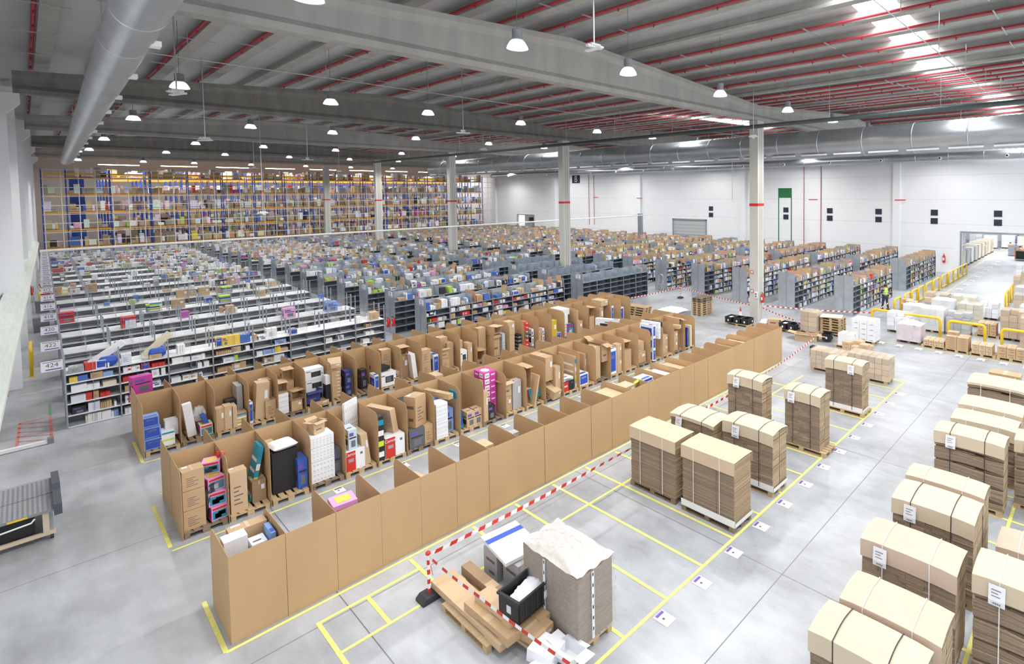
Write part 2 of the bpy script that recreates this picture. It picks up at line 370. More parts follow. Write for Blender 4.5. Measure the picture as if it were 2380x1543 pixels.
# lamps
def make_lamp():
    t = thing('high_bay_lamp', 'x', 'lamp', (0, 0, 0), 0, 'high bay lamps under the roof')
    MB().lathe([(0, .52), (.13, .52), (.14, .48), (.14, .28), (.17, .26), (.17, .22), (0, .22)], (0, 0, 0), 'grey_plastic', 16).build('housing', t, True)
    MB().lathe([(.15, .22), (.2, .18), (.26, .08), (.29, 0), (.28, 0), (.25, .07), (.19, .17), (.14, .21)], (0, 0, 0), 'lamp_glass', 20).build('reflector', t, True)
    MB().lathe([(0, .02), (.262, .02)], (0, 0, 0), 'lamp_glow', 20).build('glowing_lens', t)
    MB().tube([(0, 0, 0), (0, 0, 1)], .008, 'green', 5).build('cable', t).location = (0, 0, .52)
    l = bpy.data.lights.new('lamp_light', 'SPOT'); l.energy = LAMP_W; l.color = (1, .985, .96); l.shadow_soft_size = .27; l.spot_size = 2.75; l.spot_blend = .45
    lo = bpy.data.objects.new('lamp_light', l); COL.objects.link(lo); lo.parent = t; lo.location = (0, 0, -.03)
    return t
lamp0 = make_lamp(); reg(lamp0)
LX = [3.8, 8.7, 13.0, 18.4, 24.3, 29.8, 35.5, 41, 46.5, 52.0, 55.6]; LY = [0.5, 12.85, 27.0, 40.2, 56.3, 70.0, 85.5]
first = True
for j, y in enumerate(LY):
    for i, x in enumerate(LX):
        if i == 10 and j % 2: continue
        if y == .5 and i > 7: continue  # row nearest the camera is out of view, added as fill light
        z = 12.15 if y < 80 else 11.9
        lab = 'lit high bay lamp, %s from left, %s row from the camera' % (ORD[i], ORD[j])
        yy = y + (.9 if 36 < y < 37 or 54.5 < y < 56 else 0)
        if first: lamp0.location = (x, yy, z); lamp0['label'] = lab; first = False; r_ = lamp0
        else: r_ = dup(lamp0, (x, yy, z), None, lab)
        for c in KIDS[r_.name]:
            if c.name.startswith('cable'): c.scale = (1, 1, roofz(x) + .37 - z - .52)
# antenna mounts
am = None
for i, (x, y, z) in enumerate(((11.0, 12.3, 12.6), (3.6, 26.2, 11.9), (5.6, 34, 10.9), (15.4, 28, 11.6), (13.2, 46, 10.8), (14.0, 64, 10.8), (22.5, 38, 11.6), (27.8, 17, 11.5), (24.5, 74, 11.0), (39, 26, 7.3), (10, 44, 7.0))):
    t = thing('antenna_mount', 'white cross-shaped antenna hanging on a rod, %s by distance from the camera' % ORD[i], 'antenna', (x, y, z), .3 * i, 'hanging antennas')
    MB().tube([(0, 0, 0), (0, 0, roofz(x) + .4 - z)], .03 if i == 0 else .022, 'zinc', 6).build('rod', t)
    if am is None: am = MB().box(-.28, -.06, -.06, .28, .06, 0, 'white').box(-.07, -.35, -.12, .07, .35, -.07, 'white').box(-.18, -.1, 0, .18, .1, .06, 'white').mesh('antenna_plate')
    link('antenna_plate', am, t)

# wall fittings, right wall
for i, y in enumerate((8.44, 13.98, 19.5, 24.96, 30.47, 41.5)):
    for z, s_ in ((5.62, 'upper'), (4.78, 'lower')):
        o = MB().box(XR - .05, y - .33, z, XR, y + .33, z + .58, 'window_dark').build('window_%d%s' % (20 + i, ''))
        tag(o, None, None, None, 'structure')
t = thing('painted_sign', 'green painted doorway outline with a solid green top on the white wall', 'sign', (XR - .012, 30.6, 0))
MB().box(-.01, -.9, 7.35, 0, .9, 8.5, 'green_paint').box(-.01, -.9, 1.5, 0, -.78, 7.35, 'green_paint').box(-.01, .78, 1.5, 0, .9, 7.35, 'green_paint').build('green_paint', t)
t = thing('wall_sign', 'dark square sign reading CELL B high on the white wall', 'sign', (XR - .03, 68.8, 10.45))
MB().box(-.02, -.95, -.78, .02, .95, .78, 'navy').build('sign_board', t)
text('B', 1.35, 'white', (-.03, 0, -.17), LEFTF, t, 'letter_b'); text('CELL', .42, 'white', (-.03, 0, .52), LEFTF, t, 'small_lettering')
for i, (y, z) in enumerate(((54.2, 7.2), (17.2, 7.1), (64.0, 7.3), (27.0, 7.1))): tag(MB().box(XR - .37 if i < 2 else XR - .02, y - .55, z, XR - .355 if i < 2 else XR, y + .55, z + .1, 'red').build('wall_stripe'), 'short red stripe painted on the white wall, %s of four' % ORD[i], 'stripe', 'red wall stripes')
mb = MB(); mb.box(XR + .05, 42.4, 0, XR + .12, 47.95, 4.25, 'grey_door')
for q in range(9): mb.box(XR + .035, 42.4, .45 * q, XR + .05, 47.95, .45 * q + .02, 'steel_dark')
mb.box(XR - .06, 42.2, 0, XR, 42.4, 4.4, 'steel').box(XR - .06, 47.95, 0, XR, 48.15, 4.4, 'steel').box(XR - .06, 42.2, 4.25, XR, 48.15, 4.45, 'steel')
struct('door_1', mb)
mb = MB()
for a, b, h in (ops[0], ops[2]): mb.box(XR - .06, b, 0, XR, b + .15, h + .15, 'steel').box(XR - .06, a, h, XR, b, h + .15, 'steel').box(XR - .06, a - .15, 0, XR, a, h + .15, 'steel')
struct('door_2', mb)
tag(MB().tube([(XR - 3, 50, 5.0), (.5, 50, 4.9)], .07, 'white', 8).build('guide_rail'), 'long thin white rail spanning the hall above the shelves', 'rail')
tag(MB().box(53.0, 50.4, 0, 53.5, 50.9, 5.2, 'steel').build('steel_post'), 'grey steel post at the right end of the white rail', 'post')
# left wall trunking
mb = MB(); pts = [(14, 3.75), (78, 3.75)]
for (ya, yb) in ((14, 26), (26, 46), (46, 78)):
    xa, xb = xw(ya) + .02, xw(yb) + .02
    vs = []
    for x, y in ((xa, ya), (xb, yb)):
        for u, z in ((.05, 3.7), (.66, 3.7), (.66, 3.82), (.5, 4.08), (.05, 4.15)): vs.append((x + u, y, z))
    n = 5; mb.add(vs, [tuple(range(5))[::-1], tuple(range(5, 10))] + [(k, (k + 1) % 5, (k + 1) % 5 + 5, k + 5) for k in range(5)], 'pale_green')
tag(mb.build('wall_trunking'), 'pale green-white trunking fixed along the left wall', 'trunking')

# ------------------------------------------------------------------ floor markings
def tapeq(mb, x0, y0, x1, y1, wd=.075, mat='floor_yellow', z=.004):
    d = Vector((x1 - x0, y1 - y0, 0)); L = d.length; d /= L; n_ = Vector((-d.y, d.x, 0)) * wd / 2; z += .0015 if abs(d.y) > .5 else 0; a = Vector((x0, y0, z)); b = Vector((x1, y1, z))
    mb.add([a - n_, b - n_, b + n_, a + n_], [(0, 1, 2, 3)], mat)
mb = MB(); z = .004
tapeq(mb, -2, 6.83, 23.3, 6.83); tapeq(mb, 3.2, 10.58, 21.5, 10.58)
for i in range(-1, 14):
    x = 7.85 + 1.2 * i; tapeq(mb, x, 6.83, x, 12.1 if x < 21 else 9.2)
tapeq(mb, 5.15, 10.58, 5.15, 12.1); tapeq(mb, 4.1, 10.58, 4.1, 11.65); tapeq(mb, 3.24, 11.69, 3.24, 8.6); tapeq(mb, 3.24, 11.65, 5.15, 11.65); tapeq(mb, 23.3, 6.83, 23.3, 9.9, .06)
tag(mb.build('floor_tape_grid'), 'yellow tape grid of pallet bays on the floor in front of the cardboard bins', 'floor marking')
mb = MB(); tapeq(mb, 1.98, 12.2, 22.6, 12.2); tapeq(mb, 1.98, 12.2, 1.98, 14.1); tapeq(mb, 1.85, 16.9, 1.85, 19.6); tapeq(mb, 1.85, 16.72, 22.6, 16.72); tapeq(mb, 2.0, 23.0, 2.0, 25.2); tapeq(mb, 2.0, 22.95, 23.4, 22.95); tapeq(mb, 2.0, 20.2, 22, 20.2, .06)
tag(mb.build('floor_tape_outline'), 'yellow tape outlining the rows of cardboard bins', 'floor marking')
mb = MB()
for y in (3.75, 1.85, -.1): tapeq(mb, 6.65, y, 26, y)
for i in range(17): tapeq(mb, 6.65 + 1.2 * i, 3.75, 6.65 + 1.2 * i, -.1)
tag(mb.build('floor_tape_grid'), 'yellow tape grid under the strapped carton stacks on the right', 'floor marking')
mb = MB(); tapeq(mb, 28.95, 3.0, 28.95, 12.6, .06); tapeq(mb, 24.6, 9.9, 28.9, 9.9, .05); tapeq(mb, 60, 11.4, 100, 11.9, .1); tapeq(mb, 33, 10.2, 60, 10.4, .06)
tag(mb.build('floor_tape_line'), 'yellow tape line in front of the far row of loaded pallets', 'floor marking')
mb = MB(); a, b, c, d = (-.45, 27.6), (-.38, 30.6), (.32, 31.2), (.3, 27.6)
for p, q in ((a, b), (b, (.33, 30.6)), ((.33, 30.6), d), (d, a)): tapeq(mb, *p, *q, .07, 'floor_red')
for i in range(5): tapeq(mb, -.42, 28.3 + .55 * i, .3, 27.7 + .55 * i, .06, 'floor_red')
tapeq(mb, .33, 30.6, .35, 32.4, .07, 'floor_green')
tag(mb.build('floor_hatching'), 'red hatched rectangle with a green edge on the floor by the left wall', 'floor marking')
lm = MB().quad((-.2, -.15, .006), (.2, -.15, .006), (.2, .15, .006), (-.2, .15, .006), 'paper').box(-.19, -.1, .007, -.12, .12, .009, 'ink_purple').box(-.04, -.05, .007, .02, .0, .009, 'ink_soft').mesh('floor_label')
def flabel(x, y, lab, rz=0, s_=1):
    o = link('floor_label', lm, None, (x, y, .001)); o.rotation_euler = (0, 0, rz); o.scale = (s_, s_, 1); tag(o, lab, 'label', 'paper labels on the floor')
for i in range(13):
    x = 7.25 + 1.2 * i; flabel(x + .2, 6.55, 'white paper label on the floor beside the long yellow line, %s from the near end' % ORD[i], -PI / 2, .9)
for i in range(11): flabel(5.2 + 1.72 * i, 16.5, 'white floor label in the aisle before the middle bins, %s from left' % ORD[i], -PI / 2, .8)
for i in range(8): flabel(28.7, 9.6 - .95 * i, 'white paper label in front of the far pallets, %s from the left' % ORD[i], 0, 1.1)
for i in range(12): flabel(43 + 2.6 * i, 9.7 + .04 * i, 'white paper label along the aisle railing, %s from the near end' % ORD[i], 0, 1.5)

# ------------------------------------------------------------------ box library
def bm_plain(kind):
    mb = MB(); B = 'body'
    if kind != 'open': mb.box(-.5, -.5, 0, .5, .5, 1, B)
    f = lambda x0, z0, x1, z1, mt, e=.504: mb.quad((x0, -e, z0), (x1, -e, z0), (x1, -e, z1), (x0, -e, z1), mt)      # on the -Y face
    s_ = lambda y0, z0, y1, z1, mt, e=.504: mb.quad((-e, y1, z0), (-e, y0, z0), (-e, y0, z1), (-e, y1, z1), mt)     # on the -X face
    t = lambda x0, y0, x1, y1, mt, e=1.003: mb.quad((x0, y0, e), (x1, y0, e), (x1, y1, e), (x0, y1, e), mt)
    if kind == 'plain':
        t(-.5, -.06, .5, .06, 'tape'); f(-.06, .8, .06, 1, 'tape'); f(.14, .55, .38, .78, 'paper'); s_(-.3, .2, .2, .26, 'ink_soft'); s_(-.3, .3, 0, .34, 'ink_soft')
    elif kind == 'marked':
        for i in range(5): f(-.3, .2 + .1 * i, -.3 + (.5, .35, .55, .3, .42)[i], .23 + .1 * i, 'ink_soft')
        t(-.05, -.5, .05, .5, 'tape'); s_(-.35, .6, .3, .7, 'ink_soft'); s_(-.3, .2, .1, .3, 'ink_soft'); t(-.4, .15, -.15, .4, 'paper')
    elif kind == 'printed':
        f(-.4, .55, .4, .62, 'ink'); f(-.4, .68, .1, .85, 'ink_purple'); f(-.2, .12, .3, .45, 'steel_dark'); s_(-.35, .2, .35, .5, 'ink'); s_(-.35, .6, .2, .7, 'ink_soft'); t(-.35, -.2, .2, -.05, 'ink_soft')
    elif kind == 'bluepanel':
        f(-.42, .1, .42, .9, 'blue'); f(-.3, .6, .25, .75, 'white'); s_(-.4, .1, .4, .75, 'blue'); s_(-.2, .25, .2, .5, 'paper'); t(-.4, -.4, .4, -.1, 'blue')
    elif kind == 'appliance':
        f(-.18, .25, .34, .72, 'ink'); f(-.12, .3, .18, .66, 'steel_dark'); f(.38, .4, .44, .5, 'ink'); f(-.45, .75, -.2, .82, 'ink_soft'); s_(-.3, .3, .3, .6, 'ink_soft')
    elif kind == 'canon':
        f(-.5, 0, .0, .98, 'red'); f(-.38, .45, -.1, .62, 'paper'); s_(-.4, .7, .2, .8, 'ink_soft'); f(.25, .7, .38, .82, 'steel_dark'); s_(-.2, .2, .3, .5, 'seam')
    elif kind == 'symbols':
        for i in range(6):
            for j in range(4): f(-.42 + .15 * i, .08 + .24 * j, -.34 + .15 * i, .16 + .24 * j, 'seam'); s_(-.42 + .15 * i, .08 + .24 * j, -.34 + .15 * i, .16 + .24 * j, 'seam')
        f(-.5, .5, .5, .506, 'ink_soft')
    elif kind == 'dots':
        for i in range(5):
            for j in range(4): f(-.38 + .17 * i, .1 + .14 * j, -.32 + .17 * i, .15 + .14 * j, ('ink', 'red', 'wood_dark', 'teal')[(i * 3 + j) % 4])
    elif kind == 'magenta':
        mb.lathe([(0, 0), (.3, 0)], (0, 0, 1.004), 'white', 16)
        for (e, g) in ((f, 0), (s_, 1)):
            e(-.42, .12, -.05, .88, 'white'); e(-.34, .3, -.26, .62, 'ink'); e(-.2, .3, -.12, .62, 'ink'); e(.1, .4, .4, .6, 'white')
    elif kind == 'bands':
        for i in range(4): f(-.46, .08 + .24 * i, .46, .2 + .24 * i, ('white', 'lime', 'white', 'teal')[i]); s_(-.4, .1 + .2 * i, .4, .16 + .2 * i, 'white')
    elif kind == 'picture':
        f(-.44, .08, .44, .7, 'teal'); f(-.3, .15, .1, .5, 'white'); f(-.1, .3, .35, .6, 'orange'); f(-.44, .76, .44, .92, 'red'); s_(-.44, .1, .44, .9, 'magenta'); t(-.3, -.3, .3, .3, 'yellow')
    elif kind == 'open':
        for (x0, y0, x1, y1) in ((-.5, -.5, .5, -.49), (-.5, .49, .5, .5), (-.5, -.49, -.49, .49), (.49, -.49, .5, .49), ):
            mb.box(x0, y0, 0, x1, y1, 1, B)
        mb.box(-.49, -.49, 0, .49, .49, .02, B)
        for (a, b, c, d) in (((-.5, -.5, 1), (.5, -.5, 1), (.55, -.9, .92), (-.5, -.88, .9)), ((.5, .5, 1), (-.5, .5, 1), (-.5, .85, 1.2), (.5, .88, 1.15)), ((-.5, .5, 1), (-.5, -.5, 1), (-.88, -.5, 1.08), (-.9, .48, 1.05)), ((.5, -.5, 1), (.5, .5, 1), (.85, .5, .85), (.88, -.5, .9))): mb.quad(a, b, c, d, B)
        f(-.3, .3, .2, .4, 'ink_soft')
    elif kind == 'side_open':
        mb = MB()
        for (x0, y0, z0, x1, y1, z1) in ((-.5, -.5, 0, .5, .5, .02), (-.5, -.5, .98, .5, .5, 1), (-.5, -.5, .02, -.48, .5, .98), (.48, -.5, .02, .5, .5, .98), (-.48, .48, .02, .48, .5, .98)): mb.box(x0, y0, z0, x1, y1, z1, B)
        mb.quad((-.5, -.5, 1), (.5, -.5, 1), (.5, -.85, .97), (-.5, -.8, .97), B); mb.quad((-.508, .3, .4), (-.508, -.2, .4), (-.508, -.2, .6), (-.508, .3, .6), 'ink_soft')
    return mb.mesh('box_' + kind)
BM = {k: bm_plain(k) for k in ('plain', 'marked', 'printed', 'bluepanel', 'appliance', 'canon', 'symbols', 'dots', 'magenta', 'bands', 'picture', 'open', 'side_open')}
bare = MB().box(-.5, -.5, 0, .5, .5, 1, 'body').mesh('box_bare'); BM['bare'] = bare
C_ = dict(filmbrown=(.34, .245, .17), kraft=KRAFT, kraft2=KRAFT2, kdark=KDARK, white=(.84, .85, .88), black=(.02, .02, .024), blue=(.035, .11, .5), lblue=(.22, .36, .72), navy=(.02, .03, .16), red=(.6, .03, .025), magenta=(.58, .05, .35), pink=(.78, .36, .66), rose=(.78, .5, .6),
    purple=(.3, .1, .4), lime=(.55, .72, .1), green=(.05, .3, .1), yellow=(.8, .55, .04), orange=(.8, .25, .04), grey=(.42, .42, .44), dgrey=(.12, .125, .135), teal=(.02, .32, .45), cream=(.78, .70, .52), gold=(.62, .45, .03), pale=(.55, .66, .74), lilac=(.55, .52, .75), brown=(.16, .09, .07))
CNAME = dict(kraft='brown', kraft2='light brown', kdark='dark brown', lblue='light blue', dgrey='dark grey', navy='dark blue', pale='pale blue-grey', gold='golden yellow')
CNT = {}
def carton(x, y, z, sx, sy, sz, col, var='plain', label='x', rz=0, tx=0, ty=0, group=None, name='carton', cat='box'):
    if name == 'carton' and (col not in ('kraft', 'kraft2', 'kdark') or group == 'boxes on the shelving rows'): name = 'product_box'
    CNT[name] = CNT.get(name, 0) + 1
    o = link(name, BM[var]); o.location = (x, y, z); o.rotation_euler = (tx, ty, rz); o.scale = (sx, sy, sz); o.color = (*C_[col], 1)
    return tag(o, label, cat, group)

# ------------------------------------------------------------------ pallets
def pallet_meshes(L, W, mat, key):
    d = MB(); n_ = 5 if W < .9 else 7
    bw = .12
    for i in range(n_):
        x = -W / 2 + (W - bw) * i / (n_ - 1); d.box(x, -L / 2, .122, x + bw, L / 2, .144, mat)
    for i in range(3):
        y = -L / 2 + (L - .145) * i / 2; d.box(-W / 2, y, .1, W / 2, y + .145, .122, mat)
    r = MB(); b = r
    for i in range(3):
        for j in range(3):
            x = (-W / 2, -.07, W / 2 - .1)[i]; y = -L / 2 + (L - .145) * j / 2; b.box(x, y, .022, x + (.1 if i != 1 else .14), y + .145, .1, mat)
    for i in range(3):
        x = (-W / 2, -.07, W / 2 - .1)[i]; r.box(x, -L / 2, 0, x + (.1 if i != 1 else .14), L / 2, .022, mat)
    return d.mesh('deck_boards'), r.mesh('runners')
PM = {('e', 'wood'): pallet_meshes(1.2, .8, 'wood', 'e'), ('l', 'wood'): pallet_meshes(1.62, .76, 'wood', 'l'), ('e', 'wood_dark'): pallet_meshes(1.2, .8, 'wood_dark', 'e'), ('l', 'wood_dark'): pallet_meshes(1.62, .76, 'wood_dark', 'l')}
def pallet(x, y, z=0, typ='e', mat='wood', rz=0, label='x', group='wooden pallets'):
    t = thing('wooden_pallet', label, 'pallet', (x, y, z), rz, group)
    for n_, me in zip(('deck_boards', 'runners'), PM[(typ, mat)]): link(n_, me, t)
    return t

# ------------------------------------------------------------------ cardboard partition bins
def side_poly(d, h=1.65, r=.24):
    p = [(0, 0), (d, 0), (d, h - r)]
    for i in range(1, 7):
        a = PI / 2 * i / 6; p.append((d - r + r * math.cos(a), h - r + r * math.sin(a)))
    return p + [(0, h)]
BW = .862; X00 = 2.08
def side_mesh(d, sgn): return MB().prism([(sgn * u, v) for u, v in side_poly(d)], 0, -.004, .004, 'kraft_panel').mesh('side_panel')
SIDE = {1: side_mesh(1.5, 1), -1: side_mesh(1.45, -1)}
BACK = MB().box(0, -.004, 0, BW - .006, .004, 1.65, 'kraft_panel').mesh('back_panel')
def bins(rowname, y, sgn, n, x0=X00, skip=()):
    for i in range(n):
        if i in skip: continue
        lab = 'tall brown cardboard bin, %s from left, %s' % (ORD[i], rowname)
        t = thing('cardboard_bin', lab, 'bin', (x0 + BW * i, y + RND.uniform(-.012, .012), 0), 0, 'cardboard bins')
        link('back_panel', BACK, t)
        s_ = link('side_panel', SIDE[sgn], t, (.006, sgn * .006, 0)); s_.rotation_euler = (0, 0, RND.uniform(-.02, .02) if i else 0)
        if i == n - 1:
            link('side_panel', SIDE[sgn], t, (BW - .008, sgn * .006, 0))
RA, RB, RCn, RD, RE = 'front row', 'middle row facing the camera', 'middle row facing away', 'rear row facing the camera', 'rear row facing away'
bins(RA, 12.33, 1, 24); bins(RB, 18.42, -1, 23); bins(RCn, 18.48, 1, 23); bins(RD, 24.82, -1, 25); bins(RE, 24.88, 1, 25)
PLAB = {'A': 'front row', 'B': 'middle row', 'C': 'middle row facing away', 'D': 'rear row', 'E': 'rear row facing away'}
YF = {'A': 13.15, 'B': 17.62, 'C': 19.2, 'D': 24.0, 'E': 25.6}
for r in 'ABCDE':
    for i in range({'A': 24, 'B': 23, 'C': 23, 'D': 25, 'E': 25}[r]):
        if r in 'CE' and i % 2: continue
        if r == 'A' and i in (1, 5, 8): continue
        pallet(X00 + BW * i + .43, YF[r] - (.0 if r in 'BD' else 0) , 0, 'e', 'wood' if (i * 7 + ord(r)) % 3 else 'wood_dark', 0, 'wooden pallet in the %s bin from left, %s' % (ORD[i], PLAB[r]), 'pallets inside the bins')
# hand placed contents.  (row, bay, x in bay, y offset from the open edge, z, sx, sy, sz, colour, variant, words, rz, tx, ty)
Z = .146
K = [
('B', 0, .22, .35, Z, .36, .36, .42, 'kraft', 'marked', 'bottom of three brown cartons stacked'), ('B', 0, .22, .35, Z + .43, .36, .36, .42, 'kraft', 'marked', 'middle of three brown cartons stacked'), ('B', 0, .22, .35, Z + .86, .36, .36, .42, 'kraft', 'marked', 'top of three brown cartons stacked'),
('B', 0, .50, .9, Z, .12, .35, 1.3, 'red', 'plain', 'tall red box leaning', 0, .0, .25),
('B', 0, .66, .38, Z, .28, .4, .3, 'pink', 'picture', 'lower left of the pink toy boxes', .1), ('B', 0, .68, .42, Z + .31, .3, .4, .3, 'pink', 'picture', 'second pink toy box up in the pile', -.1), ('B', 0, .62, .5, Z + .62, .3, .4, .3, 'pink', 'picture', 'third pink toy box up in the pile', .2), ('B', 0, .66, .75, Z + .93, .32, .34, .26, 'pink', 'picture', 'topmost pink toy box of the pile', -.3),
('B', 1, .2, .3, Z, .3, .3, .95, 'kraft2', 'marked', 'tall light brown box standing'), ('B', 1, .5, .75, Z, .08, .5, 1.25, 'teal', 'bands', 'tall teal and yellow flat box leaning', 0, 0, .2), ('B', 1, .65, .55, Z, .26, .4, .5, 'kdark', 'plain', 'brown carton with a red stripe'),
('B', 2, .1, 1.12, .02, .3, .3, 1.35, 'kraft2', 'plain', 'tall taped light brown carton'), ('B', 2, .37, .7, Z, .5, .6, 1.0, 'black', 'bare', 'large black box'), ('B', 2, .73, .45, Z, .2, .5, .72, 'blue', 'printed', 'blue box with pictures standing'),
('B', 3, .34, .45, Z, .5, .5, .52, 'white', 'symbols', 'lowest white carton of a stack'), ('B', 3, .34, .45, Z + .53, .5, .5, .34, 'white', 'symbols', 'middle white carton of a stack'), ('B', 3, .34, .45, Z + .88, .5, .5, .26, 'white', 'symbols', 'top white carton of a stack'), ('B', 3, .3, .55, Z + 1.15, .27, .27, .3, 'kraft2', 'open', 'small open brown carton on the white stack', .3),
('B', 3, .72, .5, Z, .26, .36, .62, 'dgrey', 'printed', 'black and white printer box'), ('B', 3, .66, 1.05, Z, .36, .4, .85, 'kraft', 'plain', 'brown carton behind the black and white box'),
('B', 4, .28, .35, Z, .44, .42, .52, 'white', 'canon', 'white box with a red panel'), ('B', 4, .24, .45, Z + .53, .2, .5, .52, 'pale', 'printed', 'pale blue boxed toy on the red box'), ('B', 4, .62, .55, Z, .16, .7, .85, 'kraft2', 'plain', 'flat light brown box standing', 0, 0, -.1),
('B', 4, .55, 1.25, .3, .5, .06, 1.35, 'white', 'symbols', 'large white framed board leaning', .6), ('B', 5, .1, .35, Z, .16, .5, 1.2, 'black', 'bands', 'stack of black boxed items'),
('B', 5, .5, .3, Z, .5, .44, .55, 'white', 'canon', 'white box with a red panel'), ('B', 5, .5, .8, Z + .4, .16, .95, .85, 'kraft2', 'bare', 'big flat brown box resting on the red box', .3, 0, -.15),
('B', 6, .3, .35, Z, .42, .5, .52, 'dgrey', 'printed', 'black and white picture box'), ('B', 6, .3, .95, Z, .5, .45, 1.2, 'black', 'bare', 'large black box behind'), ('B', 6, .42, .42, Z + .53, .4, .4, .88, 'kraft', 'marked', 'tall brown carton on the picture box', .4), ('B', 6, .7, .3, Z, .24, .36, .52, 'kraft', 'marked', 'narrow brown carton with black print'),
('B', 7, .26, .3, Z, .34, .42, .52, 'white', 'symbols', 'lower tall white box'), ('B', 7, .26, .3, Z + .53, .34, .42, .5, 'white', 'symbols', 'upper tall white box'), ('B', 7, .6, .6, Z, .3, .5, .7, 'lblue', 'printed', 'light blue box with a ball picture'), ('B', 7, .35, .95, Z + .7, .4, .4, .35, 'lblue', 'bare', 'light blue box at the back'), ('B', 7, .45, .7, 1.2, .16, 1.1, .16, 'kraft', 'plain', 'long brown tube box lying across', .25),
('B', 8, .18, .45, Z, .08, .4, 1.2, 'teal', 'bluepanel', 'tall blue and teal board box', 0, 0, -.14), ('B', 8, .42, .3, Z, .26, .36, .48, 'kraft2', 'printed', 'left of two brown boxes with white labels'), ('B', 8, .7, .3, Z, .26, .36, .48, 'kraft2', 'printed', 'right of two brown boxes with white labels'),
('B', 9, .12, .25, Z, .14, .3, .95, 'kraft2', 'plain', 'narrow brown box standing at the front'), ('B', 9, .34, .28, Z, .24, .34, .46, 'black', 'printed', 'black boxed appliance'),
('B', 9, .55, .85, Z, .42, .6, .2, 'magenta', 'magenta', 'lowest magenta carton of the tall stack'),
]
for j in range(6): K.append(('B', 9, .55, .85, Z + .2 + .2 * j, .42, .6, .195, 'magenta', 'magenta', '%s magenta carton from the bottom of the tall stack' % ORD[j + 1]))
